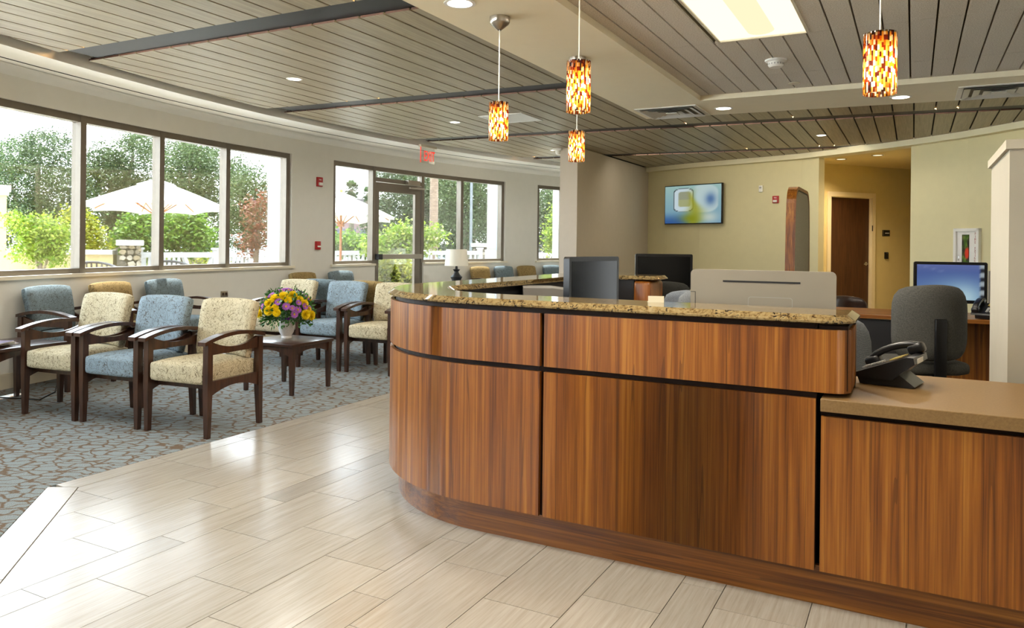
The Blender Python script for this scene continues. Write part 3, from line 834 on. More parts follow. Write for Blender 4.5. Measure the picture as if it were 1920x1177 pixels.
# inner side: dark back panel following the inner edge
ip0, ip1 = ipath(-0.03), ipath(-0.05)
ip0[-1] = (-2.06, ip0[-1][1]); ip1[-1] = (-2.06, ip1[-1][1])
cpart('inner_panel', strip(ip0, ip1, 0.003, 1.066), M_black, 'black inner face of the counter')
m = MB(); m.box((-1.98, 6.225, 0.53), (0.15, 0.37, 1.055), bev=0.03, seg=3); cpart('end_post', m, M_teak)
# granite top
gt = thing('granite_countertop', 'polished tan granite countertop with dark flecks and rounded edge on the teak counter', 'countertop', (-1.5, 3.6, 1.066))
def gpaths(d):
    o = cpath(d); o[0] = (-0.2 + d, 3.36 - 0.004)
    inn = []
    arc_o = arc_pts(-1.8, YF + 0.95, 0.62 - d, 270, 180, 26); cor = arc_pts(-2.35 - 0.0, 5.98, 0.07 + d, 180, 90, 8)
    k = 0
    for n_, (x, y) in enumerate(o):
        if n_ <= i_j1: inn.append((x, 3.36 + d))
        elif n_ <= i_j1 + 27: inn.append(arc_o[n_ - i_j1 - 1])
        elif n_ <= i_j1 + 29: inn.append((-2.42 - d, y))
        elif n_ <= i_j1 + 38: inn.append(cor[n_ - i_j1 - 30])
        else: inn.append((x, 6.05 - d))
    o = o[:-1] + [(-1.905, 6.40 + d), (-1.87 + d * 0.6, 6.375 + d * 0.6), (-1.86 + d, 6.34)]
    inn = inn[:-1] + [(-1.905, 6.05 - d), (-1.87 + d * 0.6, 6.075 - d * 0.6), (-1.86 + d, 6.11)]
    return o, inn
mb = MB(); R_o, R_i = [], []
for d, dz in ((-0.006, 0.0), (0.012, 0.006), (0.012, 0.013), (-0.016, 0.034)):
    a, b = gpaths(d)
    R_o.append([mb.bm.verts.new((x + 1.5, y - 3.6, dz)) for x, y in a]); R_i.append([mb.bm.verts.new((x + 1.5, y - 3.6, dz)) for x, y in b])
L_ = len(R_o[0]); nf = mb.bm.faces.new
for q in range(3):
    for i in range(L_ - 1):
        nf((R_o[q][i], R_o[q][i + 1], R_o[q + 1][i + 1], R_o[q + 1][i])); nf((R_i[q][i], R_i[q + 1][i], R_i[q + 1][i + 1], R_i[q][i + 1]))
    nf((R_o[q][-1], R_i[q][-1], R_i[q + 1][-1], R_o[q + 1][-1])); nf((R_o[q][0], R_o[q + 1][0], R_i[q + 1][0], R_i[q][0]))
for i in range(L_ - 1):
    nf((R_o[3][i], R_o[3][i + 1], R_i[3][i + 1], R_i[3][i])); nf((R_o[0][i], R_i[0][i], R_i[0][i + 1], R_o[0][i + 1]))
bmesh.ops.remove_doubles(mb.bm, verts=mb.bm.verts[:], dist=0.0003)
obj('slab', mb, M_granite, gt, angle=20)
# inner work surface behind the counter and the lower desk top
tw = thing('inner_worktop', 'tan laminate work surface inside the curved counter, under the raised granite', 'worktop', (-1.3, 4.2, 0.735))
oa, ob = ipath(-0.005), ipath(0.62)
oa = [(-0.33, 3.365)] + oa[1:]
m = MB()
m.prism([(-0.33, 3.39), (-1.7, 3.39), (-2.0, 3.47), (-2.28, 3.70), (-2.39, 3.98), (-2.39, 6.0), (-1.62, 6.0), (-1.62, 4.55), (-1.3, 4.15), (-0.33, 4.10)], 0.735, 0.765)
o = obj('top', m, M_lam, tw, smooth=False); o.location = (1.3, -4.2, -0.735)
m = MB()
for q in ((-0.40, 4.0), (-1.68, 5.9), (-2.3, 5.9), (-0.40, 3.5)):
    m = MB(); m.box((q[0], q[1], 0.366), (0.05, 0.05, 0.735)); o = obj('leg', m, M_black, tw, smooth=False); o.location = (1.3, -4.2, -0.735)
tl = thing('laminate_desktop', 'tan laminate transaction desk top, lower section at the right of the counter', 'worktop', (1.15, 3.39, 0.748))
m = MB(); m.box((0, 0, 0.0235), (2.894, 0.78, 0.047), bev=0.002, seg=1); obj('top', m, M_lam, tl)
for x in (1.38, -1.2): m = MB(); m.box((x, 0.36, -0.373), (0.05, 0.05, 0.745)); obj('leg', m, M_black, tl, smooth=False)
card = thing('paper_card', 'small cream card standing on the granite behind the front edge', 'card', (-1.005, 3.27, 1.100), math.radians(25))
m = MB(); m.box((0, 0, 0.014), (0.07, 0.0015, 0.028)); m.box((0, 0.012, 0.0012), (0.07, 0.024, 0.0015)); obj('sheet', m, plain('cream_card', srgb(226, 220, 196), 0.7), card, smooth=False)

# ------------------------------------------------------------------ lounge chairs
def taper_leg(m, x, y, z1, rake=0.0):
    a, b = 0.016, 0.0225
    m.hexa([(x - a, y - a + rake, 0), (x + a, y - a + rake, 0), (x + a, y + a + rake, 0), (x - a, y + a + rake, 0),
            (x - b, y - b, 0.33), (x + b, y - b, 0.33), (x + b, y + b, 0.33), (x - b, y + b, 0.33)])
    m.hexa([(x - b, y - b, 0.33), (x + b, y - b, 0.33), (x + b, y + b, 0.33), (x - b, y + b, 0.33),
            (x - b, y - b, z1), (x + b, y - b, z1), (x + b, y + b, z1), (x - b, y + b, z1)])
    bmesh.ops.remove_doubles(m.bm, verts=m.bm.verts[:], dist=0.0005)
FRAME = {}
def chair_frame_meshes():
    for nm, x, y, z, rk in (('fl', -0.272, -0.255, 0.645, 0), ('fr', 0.272, -0.255, 0.645, 0), ('bl', -0.272, 0.245, 0.645, 0.015), ('br', 0.272, 0.245, 0.645, 0.015)):
        m = MB(); taper_leg(m, x, y, z, rk); FRAME['leg_' + nm] = m
    ky = 14
    zarm = lambda y: 0.652 + 0.045 * (1 - ((y + 0.0) / 0.30) ** 2)
    for sg in (-1, 1):
        m = MB(); x = 0.272 * sg
        for i in range(ky):
            a, b = -0.315 + 0.60 * i / ky, -0.315 + 0.60 * (i + 1) / ky
            w0, w1 = 0.028 + 0.006 * (1 - i / ky), 0.028 + 0.006 * (1 - (i + 1) / ky)
            m.hexa([(x - w0, a, zarm(a) - 0.013), (x + w0, a, zarm(a) - 0.013), (x + w1, b, zarm(b) - 0.013), (x - w1, b, zarm(b) - 0.013),
                    (x - w0, a, zarm(a) + 0.013), (x + w0, a, zarm(a) + 0.013), (x + w1, b, zarm(b) + 0.013), (x - w1, b, zarm(b) + 0.013)])
        bmesh.ops.remove_doubles(m.bm, verts=m.bm.verts[:], dist=0.0003)
        FRAME['arm%d' % sg] = m
        m = MB()
        for i in range(ky):
            a, b = -0.233 + 0.456 * i / ky, -0.233 + 0.456 * (i + 1) / ky
            zt = lambda y: 0.655 - 0.052 * (1 - (y / 0.233) ** 2)
            m.hexa([(x - 0.013, a, 0.565), (x + 0.013, a, 0.565), (x + 0.013, b, 0.565), (x - 0.013, b, 0.565),
                    (x - 0.013, a, zt(a)), (x + 0.013, a, zt(a)), (x + 0.013, b, zt(b)), (x - 0.013, b, zt(b))])
        bmesh.ops.remove_doubles(m.bm, verts=m.bm.verts[:], dist=0.0003)
        FRAME['rail%d' % sg] = m
        m = MB()
        for i in range(ky):
            a, b = -0.233 + 0.456 * i / ky, -0.233 + 0.456 * (i + 1) / ky
            zb = lambda y: 0.285 + 0.05 * (1 - (y / 0.233) ** 2)
            m.hexa([(x - 0.013, a, zb(a)), (x + 0.013, a, zb(a)), (x + 0.013, b, zb(b)), (x - 0.013, b, zb(b)),
                    (x - 0.013, a, 0.385), (x + 0.013, a, 0.385), (x + 0.013, b, 0.385), (x - 0.013, b, 0.385)])
        bmesh.ops.remove_doubles(m.bm, verts=m.bm.verts[:], dist=0.0003)
        FRAME['side%d' % sg] = m
    m = MB(); m.box((0, -0.17, 0.335), (0.52, 0.022, 0.04)); FRAME['cross'] = m
    m = MB(); m.box((0, 0.245, 0.335), (0.50, 0.022, 0.06)); FRAME['cross_back'] = m
    for k, m in FRAME.items():
        me = bpy.data.meshes.new('chair_' + k); bmesh.ops.recalc_face_normals(m.bm, faces=m.bm.faces[:]); m.bm.to_mesh(me); m.bm.free()
        for p in me.polygons: p.use_smooth = True
        me.set_sharp_from_angle(angle=math.radians(30)); me.materials.append(M_chairwood); FRAME[k] = me
chair_frame_meshes()
def make_chair(fabric, label, loc, rz, group):
    t = thing('lounge_chair', label, 'chair', loc, rz, group)
    m = MB(); m.rbox((0.247, 0.268, 0.074), 0.035, 8, lambda x, y, z: (x, y, z + (0.022 * (1 - (x / 0.25) ** 2) * (1 - (y / 0.27) ** 2) if z > 0 else 0) - 0.018 * (y + 0.1)))
    o = obj('seat', m, fabric, t, angle=60); o.location = (0, -0.012, 0.424)
    m = MB(); m.rbox((0.250, 0.045, 0.215), 0.035, 8, lambda x, y, z: (x * (1 + 0.03 * z / 0.2), y + 0.03 * (x / 0.25) ** 2 * -1 - 0.012 * math.cos(z * 7), z + (0.018 * (1 - (x / 0.25) ** 2) if z > 0 else 0.03 * (1 - (x / 0.25) ** 2))),
                     Matrix.Rotation(math.radians(-11), 4, 'X'))
    o = obj('backrest', m, fabric, t, angle=60); o.location = (0, 0.245, 0.685)
    for k in ('fl', 'fr', 'bl', 'br'): link_mesh('leg', FRAME['leg_' + k], None, t)
    for s in (-1, 1):
        link_mesh('armrest', FRAME['arm%d' % s], None, t); link_mesh('arm_rail', FRAME['rail%d' % s], None, t); link_mesh('side_apron', FRAME['side%d' % s], None, t)
    link_mesh('cross_rail', FRAME['cross'], None, t); link_mesh('cross_rail', FRAME['cross_back'], None, t)
    return t
PROTO = {}
def chair(fab, label, x, y, rz, group):
    z = 0.005
    if fab not in PROTO:
        PROTO[fab] = make_chair({'cream': M_cream, 'blue': M_blue, 'tan': M_tan, 'slate': M_slate}[fab], label, (x, y, z), rz, group); return PROTO[fab]
    return dup(PROTO[fab], (x, y, z), rz, label, group)
R6 = math.radians(5.6)
g1, g2, g3, g4, g5 = 'front row of lounge chairs', 'second row of lounge chairs', 'chairs backed against the second row', 'chairs under the near window', 'chairs along the far window wall'
chair('cream', 'cream patterned armchair at the left end of the front row, beside the magazine table', -5.785, 3.70, R6, g1)
chair('blue', 'pale blue patterned armchair in the middle of the front row', -5.165, 3.765, R6, g1)
chair('cream', 'cream patterned armchair at the right end of the front row, nearest the tile floor', -4.53, 3.83, R6, g1)
R3 = math.radians(2.5)
chair('cream', 'cream patterned armchair half hidden behind the flower bouquet', -6.26, 6.37, R3, g2)
chair('blue', 'pale blue patterned armchair just right of the flower bouquet, second row', -5.58, 6.42, R3, g2)
chair('cream', 'cream patterned armchair partly hidden by the left end of the counter', -4.94, 6.45, R3, g2)
chair('slate', 'dark slate armchair seen from behind, between the bouquet and the blue chair', -6.16, 7.08, PI + R3, g3)
chair('tan', 'tan armchair back showing between the blue chair and the cream chair by the counter', -5.50, 7.11, PI + R3, g3)
def wall_rz(y): d = arcp(y, AR); return math.atan2(AC[1] - d.y, AC[0] - d.x) + PI / 2
def wall_chair(fab, y, label, g, r=AR - 0.38):
    p = arcp(y, r); return chair(fab, label, p.x, p.y, wall_rz(y), g)
wall_chair('slate', 4.20, 'slate blue armchair against the window wall behind the left end of the front row', g4)
wall_chair('tan', 4.95, 'tan armchair under the window, behind the left cream chair of the front row', g4)
wall_chair('slate', 5.69, 'slate armchair under the window, behind the middle blue chair of the front row', g4)
wall_chair('tan', 8.15, 'tan armchair against the wall between windows, just above the flowers', g4)
wall_chair('slate', 8.98, 'slate armchair with a sunlit side under the window left of the glass door', g4)
for fab, y, lab in (('tan', 12.53, 'tan armchair nearest the table lamp, its top edge lit white'), ('slate', 13.2, 'blue grey armchair right of the lamp, second chair from the lamp along the far wall'),
                    ('tan', 13.86, 'tan armchair under the solid wall between the far windows'), ('slate', 14.6, 'blue grey armchair beside the partition under the last window')):
    wall_chair(fab, y, lab, g5)

# ------------------------------------------------------------------ side tables
def side_table(label, loc, rz, w=0.60, d=0.56, hgt=0.45):
    t = thing('side_table', label, 'table', loc, rz, 'espresso side tables')
    m = MB(); m.box((0, 0, hgt - 0.014), (w, d, 0.028), bev=0.004, seg=2); obj('tabletop', m, M_mahog, t)
    for sx in (-1, 1):
        for sy in (-1, 1):
            m = MB(); x, y = sx * (w / 2 - 0.035), sy * (d / 2 - 0.035); a, b = 0.015, 0.024
            m.hexa([(x - a, y - a, 0), (x + a, y - a, 0), (x + a, y + a, 0), (x - a, y + a, 0), (x - b, y - b, hgt - 0.028), (x + b, y - b, hgt - 0.028), (x + b, y + b, hgt - 0.028), (x - b, y + b, hgt - 0.028)])
            obj('leg', m, M_chairwood, t, smooth=False)
    for sg in (-1, 1):
        for ax in (0, 1):
            m = MB(); L = (w if ax == 0 else d) / 2 - 0.055; n = 10
            for i in range(n):
                a, b = -L + 2 * L * i / n, -L + 2 * L * (i + 1) / n
                zb = lambda q: hgt - 0.115 + 0.05 * (1 - (q / L) ** 2)
                o_ = sg * ((d if ax == 0 else w) / 2 - 0.035); f = (lambda q, e, z: (q, o_ + e, z)) if ax == 0 else (lambda q, e, z: (o_ + e, q, z))
                m.hexa([f(a, -0.01, zb(a)), f(b, -0.01, zb(b)), f(b, 0.01, zb(b)), f(a, 0.01, zb(a)), f(a, -0.01, hgt - 0.028), f(b, -0.01, hgt - 0.028), f(b, 0.01, hgt - 0.028), f(a, 0.01, hgt - 0.028)])
            obj('apron', m, M_chairwood, t, smooth=False)
    return t
side_table('dark wood side table holding the flower vase, behind the front row', (-5.07, 5.21, 0.005), R3)
side_table('dark wood end table with magazines at the left edge', (-6.46, 3.50, 0.005), R6, 0.60, 0.64, 0.50)
side_table('dark wood lamp table by the glass door, behind the counter', (-7.02, 11.22, 0.005), -0.12, 0.56, 0.56, 0.52)
mags = [((196, 190, 196), 0.30, 0.22), ((150, 40, 90), 0.28, 0.21), ((96, 116, 92), 0.29, 0.22), ((216, 212, 206), 0.28, 0.21), ((120, 108, 140), 0.27, 0.2)]
mlab = ['grey magazine at the bottom of the fanned stack on the end table', 'magenta magazine in the stack on the end table', 'green covered magazine in the stack on the end table',
        'white magazine in the stack on the end table', 'violet magazine on top of the stack on the end table']
for i, (c, a, b) in enumerate(mags):
    t = thing('magazine', mlab[i], 'magazine', (-6.47 + 0.03 * i, 3.40 - 0.02 * i, 0.507 + 0.0075 * i), 0.3 + 0.35 * math.sin(i * 2.1), 'magazines on the end table')
    m = MB(); m.box((0, 0, 0.0035), (a, b, 0.0055)); obj('pages', m, M_whiteplastic, t, smooth=False)
    m = MB(); m.box((0, 0, 0.0068), (a + 0.002, b + 0.002, 0.0011)); m.box((-a / 2, 0, 0.0036), (0.002, b, 0.006)); obj('cover', m, plain('cover_%d' % i, srgb(*c), 0.3), t, smooth=False)
# table lamp
lt = thing('table_lamp', 'table lamp with dark turned base and off-white tapered shade near the glass door', 'lamp', (-7.02, 11.22, 0.526))
m = MB(); m.lathe([(0.0, 0), (0.085, 0.0), (0.085, 0.02), (0.055, 0.035), (0.07, 0.10), (0.075, 0.16), (0.082, 0.20), (0.105, 0.245), (0.06, 0.29), (0.042, 0.32), (0.036, 0.34), (0.066, 0.375), (0.024, 0.385), (0.018, 0.44), (0.0, 0.44)], 20, cap=False)
obj('base', m, M_black, lt)
t_ = NT('lamp_shade'); t_.base(srgb(236, 230, 214), 0.8); t_.bsdf.inputs['Transmission Weight'].default_value = 0.0
M_shade = t_.m
m = MB(); m.lathe([(0.205, 0.44), (0.178, 0.725), (0.173, 0.725), (0.199, 0.44), (0.205, 0.44)], 32, cap=False); m.tube([(-0.172, 0, 0.70), (0.172, 0, 0.70)], 0.003, 5); m.tube([(0, 0, 0.43), (0, 0, 0.70)], 0.005, 6); obj('lamp_shade', m, M_shade, lt)
# flowers
VX, VY = -5.14, 5.26
vs = thing('vase', 'white ribbed glass vase with a purple ribbon on the side table', 'vase', (VX, VY, 0.456))
m = MB(); m.lathe([(0.0, 0.0), (0.048, 0.0), (0.05, 0.012), (0.046, 0.022), (0.066, 0.06), (0.078, 0.11), (0.074, 0.145), (0.052, 0.17), (0.052, 0.195), (0.066, 0.215), (0.062, 0.215), (0.047, 0.195), (0.0, 0.19)], 28, cap=False)
obj('body', m, plain('milk_glass', srgb(232, 232, 230), 0.25, var=0.05, scale=60), vs)
M_purple = plain('purple_ribbon', srgb(112, 40, 168), 0.4, var=0.15)
m = MB(); m.lathe([(0.0555, 0.166), (0.057, 0.176), (0.057, 0.190), (0.0555, 0.196)], 28, cap=False)
for a in (-0.5, 0.5): m.rbox((0.022, 0.006, 0.016), 0.005, 4, None, Matrix.Translation((0.045, -0.045, 0.182)) @ Matrix.Rotation(-0.8, 4, 'Z') @ Matrix.Translation((a * 0.036, 0, 0)) @ Matrix.Rotation(a, 4, 'Y'))
for a in (-1, 1): m.box((0.045 + 0.01 * a, -0.048, 0.15), (0.013, 0.002, 0.05), rz=-0.8, ry=0.2 * a)
obj('ribbon', m, M_purple, vs)
bq_ = thing('bouquet', 'bouquet of yellow mums and purple daisies with leafy greens in the white vase', 'flowers', (VX, VY, 0.66))
M_leaf_b = plain('bouquet_leaf', srgb(58, 110, 44), 0.5, var=0.35, scale=40)
M_yel = plain('yellow_petal', srgb(240, 214, 4), 0.6, var=0.1, scale=60); M_pur = plain('purple_petal', srgb(158, 92, 176), 0.6, var=0.15, scale=60); M_ycen = plain('daisy_centre', srgb(206, 150, 40), 0.7)
m = MB(); rg = random.Random(3)
for i in range(46):
    a = rg.uniform(0, 2 * PI); el = rg.uniform(0.15, 1.3); L = rg.uniform(0.16, 0.27)
    d = Vector((math.cos(a) * math.cos(el), math.sin(a) * math.cos(el), math.sin(el)))
    m.tube([(0.02 * math.cos(a), 0.02 * math.sin(a), -0.03), d * L * 0.5 + Vector((0, 0, 0.03)), d * L + Vector((0, 0, 0.015))], 0.0022, 4)
obj('stems', m, M_leaf_b, bq_, kind='stuff')
m = MB()
for i in range(1700):
    a = rg.uniform(0, 2 * PI); el = rg.uniform(-0.5, 1.1); L = rg.uniform(0.10, 0.245)
    d = Vector((math.cos(a) * math.cos(el), math.sin(a) * math.cos(el), math.sin(el))); p = d * L + Vector((0, 0, 0.03))
    t = (d + Vector((rg.uniform(-1, 1), rg.uniform(-1, 1), rg.uniform(-0.7, 0.7)))).normalized(); w = t.cross(Vector((rg.uniform(-1, 1), rg.uniform(-1, 1), rg.uniform(-1, 1)))).normalized()
    l_, w_ = rg.uniform(0.03, 0.055), rg.uniform(0.006, 0.012)
    m.faces([p, p + t * l_ * 0.5 + w * w_, p + t * l_, p + t * l_ * 0.5 - w * w_], [(0, 1, 2, 3)])
obj('foliage', m, M_leaf_b, bq_, smooth=False, kind='stuff')
def flower_mesh(kind):
    m = MB()
    layers = ((9, 14, 1.05, 0.036), (14, 20, 0.65, 0.044), (18, 16, 0.25, 0.046), (18, 16, -0.2, 0.042)) if kind == 'y' else ((14, 14, 0.1, 0.046),)
    for n, _, el, L in layers:
        for i in range(n):
            a = 2 * PI * i / n + el; d = Vector((math.cos(a) * math.cos(el), math.sin(a) * math.cos(el), math.sin(el))); s = Vector((-math.sin(a), math.cos(a), 0)); w = L * (0.14 if kind == 'y' else 0.2)
            up = Vector((0, 0, 0.006)); L2 = L * 0.72
            m.faces([(0, 0, 0), d * L2 * 0.6 + s * w + up, d * L2, d * L2 * 0.6 - s * w + up], [(0, 1, 2, 3)])
    me = bpy.data.meshes.new('flower_' + kind); m.bm.to_mesh(me); m.bm.free(); me.materials.append(M_yel if kind == 'y' else M_pur); return me
FY, FP = flower_mesh('y'), flower_mesh('p')
mc = MB(); mc.lathe([(0.0, 0.008), (0.007, 0.006), (0.009, 0.0)], 8, cap=False); FC = bpy.data.meshes.new('daisy_eye'); mc.bm.to_mesh(FC); mc.bm.free(); FC.materials.append(M_ycen)
spots = [('y', -50, 55), ('y', -70, 38), ('y', -85, 50), ('y', -100, 20), ('y', -115, 12), ('y', -95, 8), ('y', -125, 30), ('y', -110, 42), ('y', -20, 12), ('y', -10, -2), ('y', -25, 28), ('y', -165, 8), ('y', -150, 2), ('y', -35, 40),
         ('y', -30, 2), ('y', 20, 35), ('y', 60, 30), ('y', 120, 30), ('y', 170, 35), ('y', 90, 50),
         ('p', -75, 22), ('p', -62, 18), ('p', -50, 14), ('p', -58, 4), ('p', -45, 30), ('p', -95, 32), ('p', -150, 32), ('p', -165, 26), ('p', -135, 50), ('p', -140, 20), ('p', -100, 68), ('p', -60, 75), ('p', -40, 66), ('p', -120, 75), ('p', -30, 20),
         ('p', -15, 14), ('p', 30, 60), ('p', 90, 70), ('p', 150, 60), ('p', 60, 10), ('p', 110, 15), ('p', 0, 40), ('p', -80, 82)]
for i, (k, az, el) in enumerate(spots):
    a, e = math.radians(az + 28), math.radians(el); L = 0.235 if k == 'y' else 0.245
    d = Vector((math.cos(a) * math.cos(e), math.sin(a) * math.cos(e), math.sin(e) * 0.95))
    o = bpy.data.objects.new('yellow_flower' if k == 'y' else 'purple_flower', FY if k == 'y' else FP); COL.objects.link(o); o.parent = bq_
    o.location = d * L + Vector((0, 0, 0.02)); o.rotation_euler = d.to_track_quat('Z', 'Y').to_euler(); s = (1.4 + 0.25 * math.sin(i * 3.7)) if k == 'y' else (1.1 + 0.15 * math.sin(i * 2.3)); o.scale = (s, s, s)
    if k == 'p':
        c = bpy.data.objects.new('flower_centre', FC); COL.objects.link(c); c.parent = o

# ------------------------------------------------------------------ pendants, lights, vents on the ceilings
def mat_amber():
    t = NT('amber_mosaic_glass'); v = t.coord('Object')
    sx = t.new('ShaderNodeSeparateXYZ'); t.l.new(v, sx.inputs[0])
    ang = t.math('DIVIDE', t.math('ARCTAN2', sx.outputs[1], sx.outputs[0]), PI)
    u = t.math('FLOOR', t.math('MULTIPLY', ang, 26)); 
    w1 = t.new('ShaderNodeTexWhiteNoise', noise_dimensions='1D'); t.l.new(u, w1.inputs['W'])
    zz = t.math('FLOOR', t.math('ADD', t.math('MULTIPLY', sx.outputs[2], 52), t.math('MULTIPLY', w1.outputs['Value'], 5)))
    cb = t.new('ShaderNodeCombineXYZ'); t.l.new(u, cb.inputs[0]); t.l.new(zz, cb.inputs[1])
    w2 = t.new('ShaderNodeTexWhiteNoise', noise_dimensions='2D'); t.l.new(cb.outputs[0], w2.inputs['Vector'])
    col = t.ramp(w2.outputs['Value'], [(0.0, srgb(70, 22, 8)), (0.2, srgb(140, 46, 8)), (0.4, srgb(206, 120, 20)), (0.58, srgb(236, 182, 70)), (0.76, srgb(250, 232, 190))], 'CONSTANT')
    tl_ = t.new('ShaderNodeBsdfTranslucent'); t.l.new(t.mix(0.72, col, (0.02, 0.006, 0.002, 1)), tl_.inputs[0])
    tr = t.new('ShaderNodeBsdfTransparent'); t.l.new(col, tr.inputs[0])
    mx = t.new('ShaderNodeMixShader'); mx.inputs[0].default_value = 0.12; t.l.new(tl_.outputs[0], mx.inputs[1]); t.l.new(tr.outputs[0], mx.inputs[2])
    g = t.new('ShaderNodeBsdfGlossy'); g.inputs['Roughness'].default_value = 0.08
    m2 = t.new('ShaderNodeMixShader'); m2.inputs[0].default_value = 0.06; t.l.new(mx.outputs[0], m2.inputs[1]); t.l.new(g.outputs[0], m2.inputs[2])
    zg = t.math('DIVIDE', t.math('SUBTRACT', sx.outputs[2], 0.088), 0.058)
    gl_ = t.math('POWER', 2.718, t.math('MULTIPLY', t.math('MULTIPLY', zg, zg), -1.0))
    em = t.new('ShaderNodeEmission'); t.l.new(col, em.inputs[0]); t.l.new(t.math('MULTIPLY', gl_, 2.6), em.inputs[1])  # bulb glow painted into the glass, fading above and below bulb height
    ad = t.new('ShaderNodeAddShader'); t.l.new(m2.outputs[0], ad.inputs[0]); t.l.new(em.outputs[0], ad.inputs[1])
    t.l.new(ad.outputs[0], t.out.inputs[0]); return t.m
M_amber = mat_amber()
M_cord = plain('white_cord', srgb(224, 220, 208), 0.4)
M_bulb = emit('bulb', (1.0, 0.80, 0.5, 1), 60)
def pendant(x, y, zb, zt, label):
    t = thing('pendant_lamp', label, 'lamp', (x, y, zb), 0.0, 'amber mosaic pendant lamps')
    R, H = 0.0575, zt - zb
    m = MB(); m.lathe([(R, 0.0), (R, H), (R - 0.004, H), (R - 0.004, 0.0), (R, 0.0)], 32, cap=False); o = obj('lamp_shade', m, M_amber, t, angle=50)
    m = MB(); m.lathe([(0.0, H), (R, H), (R, H - 0.006), (0.0, H - 0.008)], 24, cap=False); m.lathe([(0.0, H + 0.015), (0.012, H + 0.012), (0.014, H - 0.03), (0.0, H - 0.035)], 12, cap=False); obj('shade_cap', m, M_nickel, t)
    m = MB(); m.tube([(0, 0, H), (0, 0, Z_DESK - zb - 0.05)], 0.003, 6); obj('cord', m, M_cord, t)
    m = MB(); zc = Z_DESK - zb; m.lathe([(0.012, zc - 0.075), (0.02, zc - 0.07), (0.055, zc - 0.04), (0.06, zc - 0.03), (0.06, zc), (0.0, zc)], 28, cap=False); obj('canopy', m, M_nickel, t)
    m = MB(); m.lathe([(0.0, H * 0.30), (0.016, H * 0.36), (0.022, H * 0.48), (0.014, H * 0.62), (0.010, H * 0.8), (0.0, H * 0.82)], 14, cap=False); obj('bulb', m, M_bulb, t)
    lamp('pendant_bulb', 'POINT', (x, y, zb + H * 0.42), 3, (1.0, 0.78, 0.5), shadow_soft_size=0.03)
pendant(-2.176, 3.928, 1.963, 2.187, 'amber mosaic pendant lamp hanging at the left over the curved counter end')
pendant(-1.427, 3.363, 1.986, 2.229, 'amber mosaic pendant lamp above the middle of the front counter')
pendant(-2.141, 5.021, 1.948, 2.166, 'smallest amber pendant lamp, in front of the grey partition end')
pendant(-0.117, 3.128, 1.922, 2.147, 'amber mosaic pendant lamp at the right, over the end of the granite')
M_lens = emit('lamp_lens', (1.0, 0.95, 0.85, 1), 6)
def downlight(x, y, z, label, r=0.075):
    t = thing('downlight', label, 'lamp', (x, y, z), 0, 'round recessed downlights')
    m = MB(); m.lathe([(r, -0.004), (r + 0.018, -0.003), (r + 0.02, 0.0), (r, 0.001), (r, -0.004)], 24, cap=False); obj('trim_ring', m, M_whiteplastic, t)
    m = MB(); m.lathe([(0.0, -0.002), (r, -0.002), (r, 0.001), (0.0, 0.001)], 24, cap=False); obj('lens', m, M_lens, t)
dl = ['recessed downlight in the soffit beside the left ceiling diffuser', 'recessed downlight in the soffit right of the tallest pendant', 'recessed downlight in the wood ceiling above the near window', 'recessed downlight in the wood ceiling left of the square panel',
      'recessed downlight in the wood ceiling near the partition top', 'recessed downlight in the wood ceiling toward the back wall', 'recessed downlight in the soffit at the top edge', ]
for i, (x, y, z) in enumerate(DOWNLIGHT_SPOTS):
    zz = z - (0.0 if z > 2.8 else 0.0)
    downlight(x, y, zz, dl[i] if i < len(dl) else 'recessed downlight in the ceiling behind the camera', 0.07 if z < 2.8 else 0.06)
def troffer(x, y, label):
    t = thing('troffer_light', label, 'lamp', (x, y, Z_TILE), 0, 'recessed fluorescent troffers')
    m = MB()
    for sx, sy, wx, wy in ((0, 0.565, 0.58, 0.016), (0, -0.565, 0.58, 0.016), (0.282, 0, 0.016, 1.145), (-0.282, 0, 0.016, 1.145)): m.box((sx, sy, 0.002), (wx, wy, 0.012))
    obj('frame', m, M_trim, t, smooth=False)
    m = MB(); n = 10
    for i in range(n):
        a, b = -0.274 + 0.548 * i / n, -0.274 + 0.548 * (i + 1) / n
        z = lambda q: 0.005 + 0.05 * (1 - (q / 0.274) ** 2)
        m.faces([(a, -0.557, z(a)), (b, -0.557, z(b)), (b, 0.557, z(b)), (a, 0.557, z(a))], [(0, 1, 2, 3)])
    m.faces([(-0.274, 0.557, 0.005), (0.274, 0.557, 0.005), (0.274, 0.557, 0.07), (-0.274, 0.557, 0.07)], [(0, 1, 2, 3)])
    bmesh.ops.remove_doubles(m.bm, verts=m.bm.verts[:], dist=0.0005)
    obj('reflector', m, emit('troffer_reflector', (1.0, 0.90, 0.62, 1), 0.66), t)
    m = MB()
    pr = [(0.085 * math.cos(a * PI / 10), -0.028 * math.sin(a * PI / 10) + 0.03) for a in range(11)]
    M_ = Matrix(((1, 0, 0, 0), (0, 0, 1, 0), (0, 1, 0, 0), (0, 0, 0, 1)))
    m.prism(pr, -0.50, 0.50, M_); obj('basket', m, emit('troffer_basket', (1.0, 0.84, 0.54, 1), 0.50), t)
for i, (x, y) in enumerate([(-0.896, 4.64), (-0.896, 2.35), (1.2, 4.64), (1.2, 2.35)]):
    troffer(x, y, ['bright fluorescent troffer with a rounded centre basket in the tile ceiling'][0] if i == 0 else ['fluorescent troffer in the tile ceiling, overhead and out of the picture', 'fluorescent troffer beyond the right edge of the picture', 'fluorescent troffer overhead at the right, out of the picture'][i - 1])
M_ventback = plain('vent_shadow', srgb(128, 126, 118), 0.6)
M_ventmetal = plain('vent_metal', srgb(206, 206, 202), 0.35, 0.0, var=0.04)
